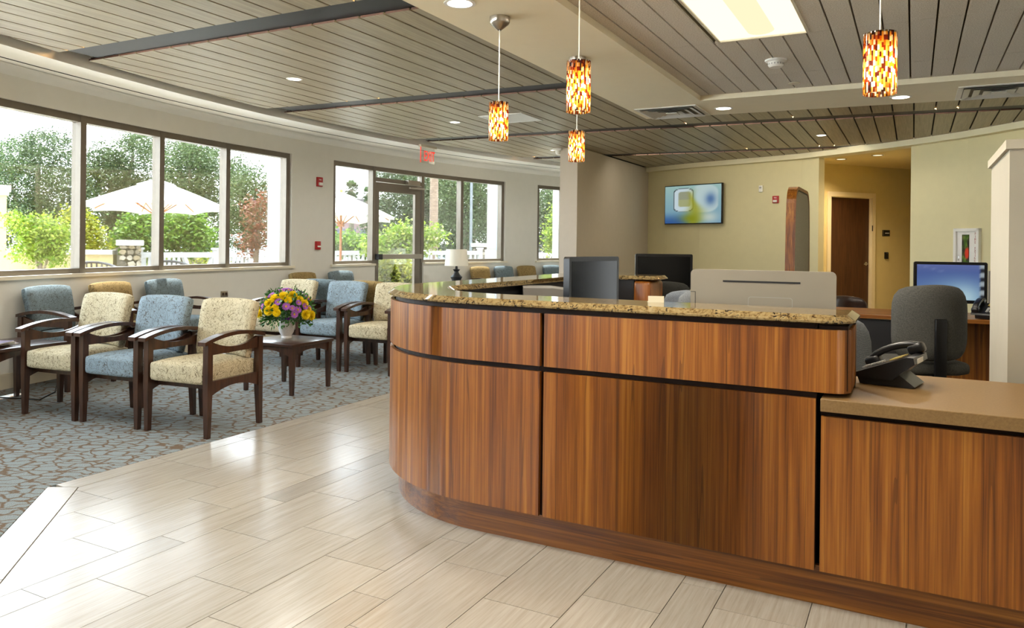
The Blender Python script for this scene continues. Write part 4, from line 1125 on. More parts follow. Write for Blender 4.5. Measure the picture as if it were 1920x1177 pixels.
def diffuser(x, y, z, label, solid=False):
    t = thing('ceiling_diffuser', label, 'vent', (x, y, z), 0, 'square ceiling diffusers')
    m = MB()
    for sx, sy, wx, wy in ((0, 0.285, 0.61, 0.04), (0, -0.285, 0.61, 0.04), (0.285, 0, 0.04, 0.53), (-0.285, 0, 0.04, 0.53)): m.box((sx, sy, -0.003), (wx, wy, 0.008))
    obj('frame', m, M_whiteplastic, t, smooth=False)
    if solid:
        m = MB(); m.box((0, 0, -0.001), (0.53, 0.53, 0.006)); obj('panel', m, M_whiteplastic, t, smooth=False); return
    m = MB(); m.box((0, 0, -0.001), (0.53, 0.53, 0.003)); obj('backing', m, M_ventback, t, smooth=False)
    for k, (s0, s1) in enumerate(((0.262, 0.21), (0.19, 0.135), (0.115, 0.05))):
        m = MB()
        q0 = [(-s0, -s0, -0.020), (s0, -s0, -0.020), (s0, s0, -0.020), (-s0, s0, -0.020)]; q1 = [(-s1, -s1, -0.003), (s1, -s1, -0.003), (s1, s1, -0.003), (-s1, s1, -0.003)]
        m.faces(q0 + q1, [(0, 1, 5, 4), (1, 2, 6, 5), (2, 3, 7, 6), (3, 0, 4, 7)]); obj('louvre', m, M_ventmetal, t, smooth=False)
    m = MB(); m.box((0, 0, -0.02), (0.11, 0.11, 0.006)); obj('louvre', m, M_ventmetal, t, smooth=False)
diffuser(-2.14, 7.455, Z_DESK, 'square metal ceiling diffuser at the left corner of the desk soffit')
diffuser(0.62, 7.56, Z_DESK, 'square metal ceiling diffuser at the right edge of the desk soffit')
diffuser(-4.53, 8.50, Z_WOOD - 0.002, 'plain white square access panel in the wood ceiling behind the left pendant', True)
sm = thing('smoke_detector', 'white smoke detector on the tile ceiling by the troffer', 'detector', (-0.913, 5.87, Z_TILE), 0)
m = MB(); m.lathe([(0.0, 0.0), (0.078, 0.0), (0.078, -0.012), (0.056, -0.018), (0.056, -0.042), (0.044, -0.056), (0.0, -0.058)], 28, cap=False); obj('body', m, M_whiteplastic, sm)
m = MB()
for i in range(16):
    a = 2 * PI * i / 16; m.box((0.0555 * math.cos(a), 0.0555 * math.sin(a), -0.033), (0.003, 0.010, 0.012), rz=a)
obj('vent_slots', m, M_greyplastic, sm, smooth=False)
sp = thing('sprinkler_cap', 'small flat round sprinkler cover on the tile ceiling beyond the smoke detector', 'sprinkler', (-0.90, 6.74, Z_TILE), 0)
m = MB(); m.lathe([(0.0, -0.002), (0.045, -0.003), (0.048, -0.010), (0.0, -0.011)], 20, cap=False); obj('plate', m, M_trim, sp)
cs = at(1046, 287, 12.6)
cd_ = thing('ceiling_sensor', 'small white sensor on the wood ceiling beside the partition end', 'sensor', (cs.x, cs.y, Z_WOOD), 0)
m = MB(); m.box((0, 0, -0.02), (0.16, 0.1, 0.04), bev=0.01); m.lathe([(0.0, -0.11), (0.03, -0.10), (0.045, -0.07), (0.045, -0.04)], 14, cap=False); obj('housing', m, M_whiteplastic, cd_)
# exit sign (clear panel with red letters)
ex = at(802, 294, 11.7)
es = thing('exit_sign', 'clear hanging exit sign with red EXIT letters above the glass door', 'sign', (ex.x, ex.y, ex.z), PI / 2 - 0.05)
m = MB(); m.box((0.0, 0, 0.02), (0.36, 0.008, 0.24)); obj('panel', m, mat_glass('sign_acrylic', (0.97, 0.98, 0.96, 1), 0.35), es, smooth=False)
m = MB(); m.box((0.0, 0, 0.155), (0.40, 0.05, 0.035)); obj('mount', m, M_trim, es, smooth=False)
M_exit = emit('exit_red', (1.0, 0.055, 0.035, 1), 0.6)
m = MB(); m.box((-0.178, 0, 0.02), (0.006, 0.012, 0.24)); obj('lit_edge', m, M_exit, es, smooth=False)
text('lettering', 'EXIT', 0.225, Matrix.Translation((0.035, -0.007, 0.0)) @ Matrix.Rotation(PI / 2, 4, 'X'), M_exit, es, 0.001, xs=0.6)

# ------------------------------------------------------------------ things on the walls
def hit_poly(P, px, py):
    r = ray(px, py)
    for i in range(len(P) - 1):
        a, b = Vector(P[i]), Vector(P[i + 1]); e = b - a
        det = r.x * (-e.y) + r.y * e.x
        if abs(det) < 1e-9: continue
        k = (a.x * (-e.y) + a.y * e.x) / det
        q = Vector((r.x * k, r.y * k)); t = (q - a).dot(e) / e.length_squared
        if k > 0 and -0.001 <= t <= 1.001: return Vector((q.x, q.y, CAM_H + r.z * k)), math.atan2(e.y, e.x), k
    return None
# television
qa, ra, ka = hit_poly(TRW, 1253, 385); qb, rb, kb = hit_poly(TRW, 1362, 381)
tvc = (qa + qb) / 2; tdir = Vector((qb.x - qa.x, qb.y - qa.y)); TVW = tdir.length * 0.985; trot = math.atan2(tdir.y, tdir.x)
ztop = hit_poly(TRW, 1308, 346)[0].z; zbot = hit_poly(TRW, 1308, 420)[0].z; TVH = ztop - zbot
tn = Vector((math.sin(trot), -math.cos(trot)))
tv = thing('television', 'wall mounted flat screen television with a blue and yellow green picture', 'television', (tvc.x + tn.x * 0.10, tvc.y + tn.y * 0.10, zbot), trot)
m = MB(); m.box((0, 0, TVH / 2), (TVW, 0.05, TVH), bev=0.006); m.box((0, 0.055, TVH / 2), (TVW * 0.4, 0.07, TVH * 0.5)); obj('bezel', m, M_blackplastic, tv)
def sd_rr(x, y, cx, cy, w, h, r): 
    dx, dy = abs(x - cx) - w + r, abs(y - cy) - h + r
    return math.hypot(max(dx, 0), max(dy, 0)) + min(max(dx, dy), 0) - r
def sm_(a, b, t): t = max(0, min(1, (t - a) / (b - a))); return t * t * (3 - 2 * t)
def lerp3(a, b, t): return tuple(a[i] + (b[i] - a[i]) * t for i in range(3))
def tvpic(u, v):      # u right 0..1, v up 0..1 : a bright window shape, a yellow green blur, blue corners
    c = lerp3((0.45, 0.62, 0.72), (0.62, 0.76, 0.74), v)
    c = lerp3(c, (0.20, 0.36, 0.60), sm_(0.35, 0.0, v) * sm_(0.75, 0.2, u))
    d = sd_rr(u, v, 0.34, 0.62, 0.175, 0.30, 0.10)
    c = lerp3(c, (0.80, 0.87, 0.90), 1 - sm_(0.0, 0.02, d)); c = lerp3(c, (0.12, 0.15, 0.16), 1 - sm_(0.004, 0.014, abs(d)))
    d2 = sd_rr(u, v, 0.36, 0.64, 0.11, 0.20, 0.05); c = lerp3(c, (0.60, 0.62, 0.52) if v > 0.62 else (0.66, 0.68, 0.50), 1 - sm_(-0.01, 0.012, d2))
    d3 = sd_rr(u, v, 0.70, 0.64, 0.25, 0.36, 0.2); c = lerp3(c, (0.76, 0.84, 0.84), (1 - sm_(-0.02, 0.02, d3)) * sm_(0.48, 0.6, u) * 0.9)
    c = lerp3(c, (0.28, 0.42, 0.62), math.exp(-((u - 0.82) / 0.09) ** 2 - ((v - 0.62) / 0.16) ** 2) * 0.9)
    w = 0.10 + 0.05 * math.sin(v * 7)
    c = lerp3(c, (0.62, 0.62, 0.16), math.exp(-((u - 0.52 - 0.04 * math.sin(v * 6)) / w) ** 2) * sm_(0.98, 0.6, v) * 0.85)
    c = lerp3(c, (0.52, 0.55, 0.10), math.exp(-((u - 0.50) / 0.20) ** 2 - ((v - 0.12) / 0.12) ** 2) * 0.9)
    c = lerp3(c, (0.86, 0.88, 0.82), math.exp(-((u - 0.80) / 0.16) ** 2 - ((v - 0.15) / 0.14) ** 2) * 0.7)
    return c
def screen_mesh(name, w, h, fn, nx, ny, strength, parent, loc, gamma=2.2):
    me = bpy.data.meshes.new(name); vs, fs = [], []
    for j in range(ny + 1):
        for i in range(nx + 1): vs.append(((i / nx - 0.5) * w, 0, (j / ny) * h))
    for j in range(ny):
        for i in range(nx): a = j * (nx + 1) + i; fs.append((a, a + 1, a + nx + 2, a + nx + 1))
    me.from_pydata(vs, [], fs)
    at_ = me.color_attributes.new('picture', 'FLOAT_COLOR', 'POINT')
    for j in range(ny + 1):
        for i in range(nx + 1):
            c = fn(i / nx, j / ny); at_.data[j * (nx + 1) + i].color = (*[max(0, x) ** gamma for x in c], 1)
    t = NT(name + '_screen'); at2 = t.new('ShaderNodeVertexColor'); at2.layer_name = 'picture'
    t.base((0.01, 0.01, 0.012, 1), 0.12); t.l.new(at2.outputs[0], t.bsdf.inputs['Emission Color']); t.bsdf.inputs['Emission Strength'].default_value = strength
    o = link_mesh('screen', me, t.m, parent); o.location = loc; return o
screen_mesh('tv_picture', TVW - 0.03, TVH - 0.035, tvpic, 72, 42, 0.36, tv, (0, -0.0262, 0.018))

def wall_dev(P, px, py, inset):
    q, r, k = hit_poly(P, px, py); nn = Vector((math.sin(r), -math.cos(r)))
    return Vector((q.x + nn.x * inset, q.y + nn.y * inset, q.z)), r
M_label = plain('white_print', srgb(235, 235, 230), 0.5)
def strobe(name, label, cat, loc, rz, w=0.115, h=0.13):
    t = thing(name, label, cat, loc, rz)
    m = MB(); m.box((0, -0.012, 0), (w, 0.03, h), bev=0.006); obj('housing', m, M_red, t)
    m = MB(); m.box((0, -0.035, -h * 0.22), (w * 0.62, 0.022, h * 0.32), bev=0.005); obj('strobe_lens', m, M_whiteplastic, t)
    text('lettering', 'FIRE', 0.03, Matrix.Translation((0, -0.0275, h * 0.22)) @ Matrix.Rotation(PI / 2, 4, 'X'), M_label, t, 0.0004)
    return t
q, r = wall_dev(TRW, 1455, 374, 0.0); strobe('fire_alarm', 'red fire alarm strobe on the cream wall right of the television', 'alarm', q, r)
q, r = wall_dev(TRW, 1428, 354, 0.0)
t = thing('wall_sensor', 'small white wall sensor between the television and the red alarm', 'sensor', q, r); m = MB(); m.box((0, -0.02, 0), (0.075, 0.04, 0.12), bev=0.008); obj('housing', m, M_whiteplastic, t); m = MB(); m.box((0, -0.042, 0.02), (0.04, 0.006, 0.03)); obj('lens', m, M_greyplastic, t)
def arc_dev(px, py):
    # point on the curved window wall
    r = ray(px, py); a = r.x ** 2 + r.y ** 2; b = -(r.x * AC[0] + r.y * AC[1]); c = AC[0] ** 2 + AC[1] ** 2 - AR ** 2
    k = (-b + math.sqrt(b * b - a * c)) / a
    return Vector((r.x * k, r.y * k, CAM_H + r.z * k)), math.atan2(AC[1] - r.y * k, AC[0] - r.x * k) + PI / 2
q, r = arc_dev(598, 341); strobe('fire_alarm', 'red fire alarm strobe on the wall between the two big windows', 'alarm', q, r, 0.12, 0.14)
q, r = arc_dev(594, 460)
t = thing('fire_pull_station', 'red fire alarm pull station low on the wall between the two big windows', 'alarm', q, r)
m = MB(); m.box((0, -0.02, 0), (0.09, 0.045, 0.125), bev=0.008); obj('housing', m, M_red, t); m = MB(); m.box((0, -0.047, -0.015), (0.06, 0.014, 0.022), bev=0.004); obj('pull_handle', m, M_whiteplastic, t)
q, r = arc_dev(420, 551)
t = thing('wall_outlet', 'metal wall outlet below the near window sill', 'outlet', q, r)
m = MB(); m.box((0, -0.004, 0), (0.12, 0.012, 0.075), bev=0.003); obj('cover_plate', m, M_nickel, t); m = MB(); m.box((0.028, -0.0115, 0), (0.03, 0.006, 0.035)); m.box((-0.028, -0.0115, 0), (0.03, 0.006, 0.035)); obj('sockets', m, M_mahog, t, smooth=False)
# floor cord by the end table
a, b = at(0, 737, 6.35), at(60, 728, 6.6)
cd = thing('power_cord', 'thin black power cord on the carpet beside the end table', 'cord', (-6.6, 3.75, 0.008))
m = MB(); m.tube([(-0.5, -0.25, 0.0), (-0.25, -0.12, 0.003), (0.0, -0.02, 0.0), (0.16, 0.02, 0.0), (0.24, 0.10, 0.06), (0.14, 0.2, 0.2), (0.0, 0.3, 0.28)], 0.006, 6); obj('cable', m, M_blackplastic, cd)

# fire extinguisher cabinet
qa, ra, _ = hit_poly(A2, 1792, 459); qb, rb, _ = hit_poly(A2, 1840, 459)
w_ = (qb - qa).xy.length; rr_ = math.atan2(qb.y - qa.y, qb.x - qa.x); zt = hit_poly(A2, 1816, 428)[0].z; cc = (qa + qb) / 2
fc = thing('extinguisher_cabinet', 'white recessed fire extinguisher cabinet with red vertical lettering', 'cabinet', (cc.x, cc.y, zt - 0.70), rr_)
m = MB(); H = 0.70; s = 0.045
for bx, bz, sx, sz in ((0, H - s / 2, w_, s), (0, s / 2, w_, s), (-w_ / 2 + s / 2, H / 2, s, H), (w_ / 2 - s / 2, H / 2, s, H)): m.box((bx, -0.02, bz), (sx, 0.06, sz), bev=0.004, seg=1)
obj('frame', m, M_whiteplastic, fc)
m = MB(); m.box((0, -0.012, H / 2), (w_ - 2 * s, 0.02, H - 2 * s)); obj('door', m, M_whiteplastic, fc, smooth=False)
m = MB(); m.box((-0.022, -0.024, H / 2), (0.115, 0.004, H - 0.17)); pw = obj('door_window', m, M_gloss_black, fc, smooth=False)
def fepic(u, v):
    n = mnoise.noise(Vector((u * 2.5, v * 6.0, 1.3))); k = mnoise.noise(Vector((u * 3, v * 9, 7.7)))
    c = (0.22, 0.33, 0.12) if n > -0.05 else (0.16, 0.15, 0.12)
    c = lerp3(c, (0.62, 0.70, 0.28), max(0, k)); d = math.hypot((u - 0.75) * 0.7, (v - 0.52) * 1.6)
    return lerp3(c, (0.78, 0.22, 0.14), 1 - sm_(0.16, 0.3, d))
screen_mesh('fe_reflection', 0.107, H - 0.18, fepic, 10, 40, 0.35, fc, (-0.022, -0.0268, 0.09))  # reflection painted as a glowing picture over the door window
text('lettering', '\n'.join('FIRE'), 0.050, Matrix.Translation((w_ / 2 - s - 0.028, -0.0235, H - 0.135)) @ Matrix.Rotation(PI / 2, 4, 'X'), plain('red_print', srgb(150, 30, 26), 0.5), fc, 0.0004, spacing=0.78)
text('lettering', '\n'.join('EXTINGUISHER'), 0.044, Matrix.Translation((w_ / 2 - s - 0.028, -0.0235, H - 0.46)) @ Matrix.Rotation(PI / 2, 4, 'X'), plain('red_print_small', srgb(150, 30, 26), 0.5), fc, 0.0004, spacing=0.78)
m = MB(); m.box((-w_ / 2 + s + 0.03, -0.026, H * 0.42), (0.018, 0.012, 0.075), bev=0.003); obj('door_handle', m, M_chrome, fc)

# sign plate and card reader by the corridor door
def corr_dev(px, py, inset=0.0):
    s, z = on_corr(px, py); p = cpt(s, -inset); return Vector((p.x, p.y, z))
t = thing('room_sign', 'small dark room sign right of the walnut door', 'sign', corr_dev(1661, 437), crot)
m = MB(); m.box((0, -0.006, 0), (0.19, 0.012, 0.12), bev=0.003); obj('plate', m, M_black, t); m = MB(); m.box((0.02, -0.0128, 0.0), (0.11, 0.002, 0.015)); obj('lettering_strip', m, M_label, t, smooth=False)
m = MB(); m.box((-0.085, -0.0128, 0), (0.012, 0.002, 0.11)); obj('edge_strip', m, M_nickel, t, smooth=False)
t = thing('card_reader', 'small black card reader below the room sign', 'reader', corr_dev(1661, 479), crot)
m = MB(); m.box((0, -0.012, 0), (0.085, 0.03, 0.13), bev=0.006); obj('housing', m, M_blackplastic, t)
m = MB(); m.box((0, -0.028, 0.045), (0.015, 0.004, 0.008)); obj('indicator', m, M_greyplastic, t, smooth=False)
for i, (x, y) in enumerate([(-1.15, 14.6), (-0.55, 14.2)]):
    t = thing('corridor_downlight', ['left recessed light in the corridor ceiling', 'right recessed light in the corridor ceiling'][i], 'lamp', (x, y, 2.92), 0, 'corridor downlights')
    m = MB(); m.lathe([(0.075, -0.004), (0.10, -0.003), (0.102, 0.0), (0.075, 0.001), (0.075, -0.004)], 24, cap=False); obj('trim_ring', m, M_bronze, t)
    m = MB(); m.lathe([(0.0, -0.001), (0.075, -0.001), (0.075, 0.001)], 24, cap=False); obj('lens', m, emit('corridor_lens', (1.0, 0.8, 0.5, 1), 0.8), t)

# ------------------------------------------------------------------ staff side furniture and equipment
# all-in-one computer seen from behind
pa, pb = at(1296, 560, 3.58), at(1568, 560, 3.33)
d_ = Vector((pb.x - pa.x, pb.y - pa.y)); pcw = d_.length; prz = math.atan2(d_.y, d_.x); pm = (pa + pb) / 2
zt = at(1432, 507, 3.45).z
pc = thing('desktop_computer', 'silver backed all-in-one computer behind the granite, seen from the rear', 'computer', (pm.x, pm.y, 0.765), prz)
hh = zt - 0.765
tilt = math.radians(6)
def rrect(w, h, r, n=6):
    p = []
    for cx, cy, a0 in ((w / 2 - r, h / 2 - r, 0), (-w / 2 + r, h / 2 - r, 90), (-w / 2 + r, -h / 2 + r, 180), (w / 2 - r, -h / 2 + r, 270)):
        for i in range(n + 1):
            a = math.radians(a0 + 90 * i / n); p.append((cx + r * math.cos(a), cy + r * math.sin(a)))
    return p
XZ = Matrix(((1, 0, 0, 0), (0, 0, 1, 0), (0, 1, 0, 0), (0, 0, 0, 1)))     # (x, z, y) prism helper: poly in XZ, extruded along Y
MT = Matrix.Translation((0, 0, hh / 2 + 0.03)) @ XZ
m = MB(); m.prism(rrect(pcw, hh - 0.06, 0.022), -0.018, 0.012, MT); obj('rear_shell', m, M_silver, pc, angle=50)
m = MB(); m.prism(rrect(pcw - 0.006, hh - 0.066, 0.02), 0.012, 0.026, MT); obj('screen_frame', m, M_gloss_black, pc, angle=50)
m = MB(); m.box((0.0, -0.0185, hh - 0.052), (0.335, 0.003, 0.008)); obj('vent_slot', m, M_black, pc, smooth=False)
m = MB(); fr = rrect(0.19, 0.20, 0.012)
fi = rrect(0.187, 0.197, 0.011); MF = Matrix.Translation((0.04, 0, hh - 0.22)) @ XZ
for i in range(len(fr)):
    j = (i + 1) % len(fr); m.faces([MF @ Vector((*fr[i], -0.0186)), MF @ Vector((*fr[j], -0.0186)), MF @ Vector((*fi[j], -0.0186)), MF @ Vector((*fi[i], -0.0186))], [(0, 1, 2, 3)])
obj('cover_outline', m, M_greyplastic, pc, smooth=False)
m = MB(); m.box((-pcw / 2 + 0.012, -0.0186, hh - 0.105), (0.022, 0.002, 0.0022)); m.box((-pcw / 2 + 0.022, -0.0186, hh - 0.16), (0.0022, 0.002, 0.11)); obj('port_outline', m, M_black, pc, smooth=False)
m = MB(); m.box((0, 0.0, 0.005), (0.26, 0.16, 0.01), bev=0.003); m.box((0, 0.0, 0.05), (0.12, 0.016, 0.10)); obj('stand', m, M_silver, pc)

def monitor(label, a, b, ztop, height, zdesk, rear_depth=0.05, flip=False, pic=None, strength=0.0):
    d = Vector((b.x - a.x, b.y - a.y)); w = d.length; rz = math.atan2(d.y, d.x); c = (a + b) / 2
    t = thing('monitor', label, 'monitor', (c.x, c.y, zdesk), rz, 'staff monitors'); h0 = ztop - zdesk
    M_ = Matrix.Translation((0, 0, h0 - height / 2)) @ XZ
    m = MB(); m.prism(rrect(w, height, 0.016), -0.012, 0.03, M_); obj('bezel', m, M_blackplastic, t, angle=50)
    if pic: screen_mesh('monitor_picture', w - 0.05, height - 0.055, pic, 24, 16, strength, t, (0, -0.0127, h0 - height + 0.03))
    else:
        m = MB(); m.box((0, -0.0125, h0 - height / 2), (w - 0.05, 0.002, height - 0.055)); obj('screen', m, M_gloss_black, t, smooth=False)
    m = MB(); m.box((0, 0.05, 0.006), (0.24, 0.18, 0.012), bev=0.003); m.box((0, 0.045, (h0 - height) / 2 + 0.06), (0.07, 0.03, h0 - height + 0.12), bev=0.005); obj('stand', m, M_blackplastic, t)
    return t
monitor('black monitor behind the granite, left of the teak end post', at(1064, 540, 4.45), at(1157, 540, 4.85), at(1110, 481, 4.65).z, 0.33, 0.765)
wd = thing('wing_desk', 'dark work desk beyond the end post, mostly hidden', 'desk', (-2.3, 7.9, 0.0))
m = MB(); m.box((0, 0, 0.74), (1.4, 0.75, 0.03)); obj('top', m, M_teak_desk, wd, smooth=False)
for sx in (-0.62, 0.62): m = MB(); m.box((sx, 0, 0.3625), (0.04, 0.68, 0.725)); obj('leg', m, M_black, wd, smooth=False)
monitor('black monitor with an amber reflection, behind the dark chair and the end post', at(1191, 520, 7.75), at(1298, 520, 7.75), at(1245, 476, 7.75).z, 0.36, 0.755)
pp_ = at(1020, 545, 5.25)
pr_ = thing('printer', 'grey office printer under the raised granite of the left wing', 'printer', (pp_.x + 0.06, pp_.y, 0.765), math.radians(28))
m = MB(); m.prism([(-0.20, 0.0), (0.20, 0.0), (0.20, 0.27), (0.0, 0.295), (-0.20, 0.295)], -0.17, 0.17, XZ); obj('body', m, plain('printer_grey', srgb(122, 120, 116), 0.5), pr_, smooth=False)
m = MB(); m.box((0.10, -0.172, 0.19), (0.16, 0.004, 0.085)); obj('paper_slot', m, M_black, pr_, smooth=False)
m = MB(); m.box((0.08, -0.176, 0.165), (0.09, 0.006, 0.02)); obj('yellow_latch', m, plain('yellow_plastic', srgb(230, 180, 30), 0.4), pr_, smooth=False)

# office chairs
def five_star(m, zc=0.07, r=0.30):
    for k in range(5):
        a = 2 * PI * k / 5 + 0.3; m.tube([(0.03 * math.cos(a), 0.03 * math.sin(a), 0.11), (r * math.cos(a), r * math.sin(a), 0.075)], [0.024, 0.016], 8)
def office_chair(label, loc, rz, fabric, bw=0.48, bh=0.56, ztop=1.10, seat_z=0.55):
    t = thing('office_chair', label, 'chair', loc, rz)       # faces -Y; the back is at +Y
    zc = ztop - bh / 2
    def fb(x, y, z):
        k = max(0.0, (abs(z) / (bh / 2)) - 0.45) / 0.55
        return (x * (1 - 0.16 * k * k), y + 0.10 * (x / (bw / 2)) ** 2 * -1, z - 0.03 * (x / (bw / 2)) ** 2 * (1 if z > 0 else -0.4))
    m = MB(); m.rbox((bw / 2, 0.045, bh / 2), 0.044, 10, fb); o = obj('backrest', m, fabric, t, angle=60); o.location = (0, 0.25, zc); 
    m = MB(); m.rbox((0.25, 0.24, 0.05), 0.045, 8, lambda x, y, z: (x, y, z - 0.06 * max(0, (-y - 0.14) / 0.1) ** 2)); o = obj('seat', m, fabric, t, angle=60); o.location = (0, -0.01, seat_z - 0.05)
    m = MB(); m.box((0, 0.298, (zc + seat_z) / 2 - 0.06), (0.075, 0.022, zc - seat_z + 0.18), bev=0.006); m.box((0, 0.20, seat_z - 0.125), (0.075, 0.22, 0.03), bev=0.006); obj('back_bracket', m, M_blackplastic, t)
    m = MB(); m.box((0, 0.02, seat_z - 0.13), (0.20, 0.22, 0.06), bev=0.01); m.tube([(0.08, 0.05, seat_z - 0.13), (0.22, 0.08, seat_z - 0.14)], 0.009, 6); m.tube([(-0.08, 0.02, seat_z - 0.14), (-0.16, 0.03, seat_z - 0.14)], 0.016, 8); m.tube([(0.07, 0.09, seat_z - 0.14), (0.20, 0.16, seat_z - 0.19)], 0.007, 6); obj('tilt_mechanism', m, M_blackplastic, t)
    m = MB(); m.tube([(0, 0, 0.10), (0, 0, 0.26)], 0.028, 12); m.tube([(0, 0, 0.25), (0, 0, seat_z - 0.14)], 0.016, 12); obj('gas_column', m, M_chrome, t)
    m = MB(); five_star(m); obj('star_base', m, M_blackplastic, t)
    for k in range(5):
        a = 2 * PI * k / 5 + 0.3; m = MB(); m.lathe([(0.0, -0.018), (0.022, -0.018), (0.027, -0.01), (0.027, 0.01), (0.022, 0.018), (0.0, 0.018)], 12, M=Matrix.Translation((0.30 * math.cos(a), 0.30 * math.sin(a), 0.029)) @ Matrix.Rotation(a + PI / 2, 4, 'Z') @ Matrix.Rotation(PI / 2, 4, 'X'), cap=False); obj('caster', m, M_blackplastic, t)
    return t
p = at(1752, 600, 5.0); office_chair('charcoal fabric office chair seen from behind, in front of the blue screen', (p.x - 0.10, p.y + 0.19, 0.01), PI + math.radians(27) , M_gray_fabric, 0.49, 0.50, at(1752, 536, 5.0).z, 0.60)
p = at(1262, 560, 7.0); office_chair('black office chair between the teak end post and the silver computer', (p.x - 0.08, p.y - 0.02, 0.01), PI + math.radians(20), M_black_fabric, 0.48, 0.55, at(1240, 527, 7.0).z, 0.50)
office_chair('light grey mesh office chair half hidden by the right end of the granite', (-0.45, 4.50, 0.01), PI + math.radians(12), M_mesh_fabric, 0.47, 0.52, 0.985, 0.48)
p = at(1268, 575, 4.9); office_chair('grey fabric chair back just showing over the granite, left of the silver computer', (p.x - 0.22, p.y + 0.18, 0.01), math.radians(-60), M_mesh_fabric, 0.42, 0.48, at(1270, 551, 4.9).z, 0.48)

# back desk with monitor and phone
bd = thing('back_desk', 'teak topped staff desk with a black modesty panel at the back', 'desk', (0.0, 7.95, 0.0))
m = MB(); m.box((-0.05, 0, 0.735), (1.70, 0.80, 0.035), bev=0.003, seg=1); obj('desktop', m, M_teak_desk, bd)
m = MB(); m.box((-0.50, -0.34, 0.36), (0.76, 0.03, 0.70)); obj('modesty_panel', m, M_black, bd, smooth=False)
m = MB(); m.box((0.30, 0.32, 0.36), (0.90, 0.03, 0.70)); obj('rear_panel', m, M_teak, bd, smooth=False)
for x, y in ((-0.10, -0.36), (0.74, -0.34), (-0.86, 0.36), (0.74, 0.36)): m = MB(); m.box((x, y, 0.3585), (0.045, 0.045, 0.717), bev=0.004); obj('leg', m, M_black, bd)
m = MB(); m.tube([(-0.115, -0.40, 0.70), (-0.10, -0.40, 0.10)], 0.008, 6); obj('chrome_rod', m, M_chrome, bd)
def mon3(u, v):
    c = lerp3((0.28, 0.36, 0.60), (0.56, 0.72, 0.80), sm_(1.0, 0.0, v) * (0.4 + 0.6 * math.exp(-((u - 0.6) / 0.4) ** 2)))
    c = lerp3(c, (0.42, 0.46, 0.66), sm_(0.7, 1.0, v) * 0.6); c = lerp3(c, (0.85, 0.95, 0.95), math.exp(-((u - 0.72) / 0.2) ** 2 - ((v - 0.05) / 0.35) ** 2) * 0.5)
    ray_ = abs((v - 1.0) + 0.55 * (u - 0.02)); c = lerp3(c, (0.7, 0.74, 0.86), max(0, 0.25 * (1 - ray_ / 0.03)) if u < 0.4 else 0)
    if u > 0.93: c = (0.16, 0.17, 0.2) if math.sin(v * 25) > 0 else (0.62, 0.66, 0.68)
    return c
monitor('monitor with a pale blue desktop picture above the charcoal office chair', at(1713, 530, 6.95), at(1851, 530, 6.75), at(1782, 491, 6.85).z, 0.37, 0.755, pic=mon3, strength=0.36)
def desk_phone(label, loc, rz):
    t = thing('desk_phone', label, 'telephone', loc, rz, 'desk telephones')
    M_ = Matrix(((0, 0, 1, 0), (1, 0, 0, 0), (0, 1, 0, 0), (0, 0, 0, 1)))      # profile in YZ, extruded along X
    m = MB(); m.prism([(-0.11, 0.03), (-0.105, 0.045), (0.09, 0.125), (0.115, 0.125), (0.12, 0.10), (0.07, 0.06), (0.04, 0.03)], -0.115, 0.115, M_); obj('body', m, M_blackplastic, t, smooth=False)
    m = MB(); m.prism([(-0.09, 0.0), (0.10, 0.0), (0.115, 0.006), (0.05, 0.055), (-0.05, 0.035), (-0.1, 0.03)], -0.085, 0.085, M_); obj('stand_foot', m, M_blackplastic, t, smooth=False)
    m = MB(); x = -0.085
    m.rbox((0.026, 0.105, 0.014), 0.012, 6, lambda a, b, c: (a, b, c + 0.018 * (1 - (b / 0.1) ** 2)), Matrix.Translation((x, 0.0, 0.122)) @ Matrix.Rotation(math.radians(22), 4, 'X'))
    m.rbox((0.030, 0.032, 0.022), 0.014, 5, None, Matrix.Translation((x, 0.085, 0.142)) @ Matrix.Rotation(math.radians(22), 4, 'X')); m.rbox((0.030, 0.032, 0.022), 0.014, 5, None, Matrix.Translation((x, -0.08, 0.075)) @ Matrix.Rotation(math.radians(22), 4, 'X'))
    obj('handset', m, M_blackplastic, t)
    m = MB(); Mk = Matrix.Translation((0.03, 0, 0.0)) @ Matrix.Translation((0, -0.01, 0.088)) @ Matrix.Rotation(math.radians(22.3), 4, 'X')
    for i in range(3):
        for j in range(4): c = Mk @ Vector((-0.03 + 0.026 * i, -0.075 + 0.022 * j, 0.004)); m.box(c, (0.018, 0.014, 0.006), rx=math.radians(22))
    obj('keypad', m, M_greyplastic, t, smooth=False)
    m = MB(); c = Mk @ Vector((0.0, 0.06, 0.003)); m.box(c, (0.10, 0.05, 0.004), rx=math.radians(22)); obj('display', m, plain('phone_lcd', srgb(176, 156, 84), 0.3), t, smooth=False)
    m = MB(); c = Matrix.Translation((0, 0.108, 0.108)); m.box((0.02, 0.1195, 0.108), (0.10, 0.002, 0.02)); obj('rating_label', m, M_label, t, smooth=False)
    return t
p = at(1852, 592, 6.6); desk_phone('black desk phone with a small yellow display on the back desk', (p.x + 0.01, 7.72, 0.757), math.radians(-20))
desk_phone('black desk phone on the lower tan desktop beside the counter end', (-0.085, 3.50, 0.796), math.radians(-102))
pen = at(1852, 500, 6.9)
t = thing('document_holder', 'thin grey upright document holder beside the blue screen', 'holder', (pen.x + 0.02, 8.12, 0.756), 0.3)
m = MB(); m.box((0, 0, 0.20), (0.03, 0.02, 0.40)); m.box((0, 0, 0.006), (0.12, 0.10, 0.012)); obj('post', m, M_greyplastic, t, smooth=False)
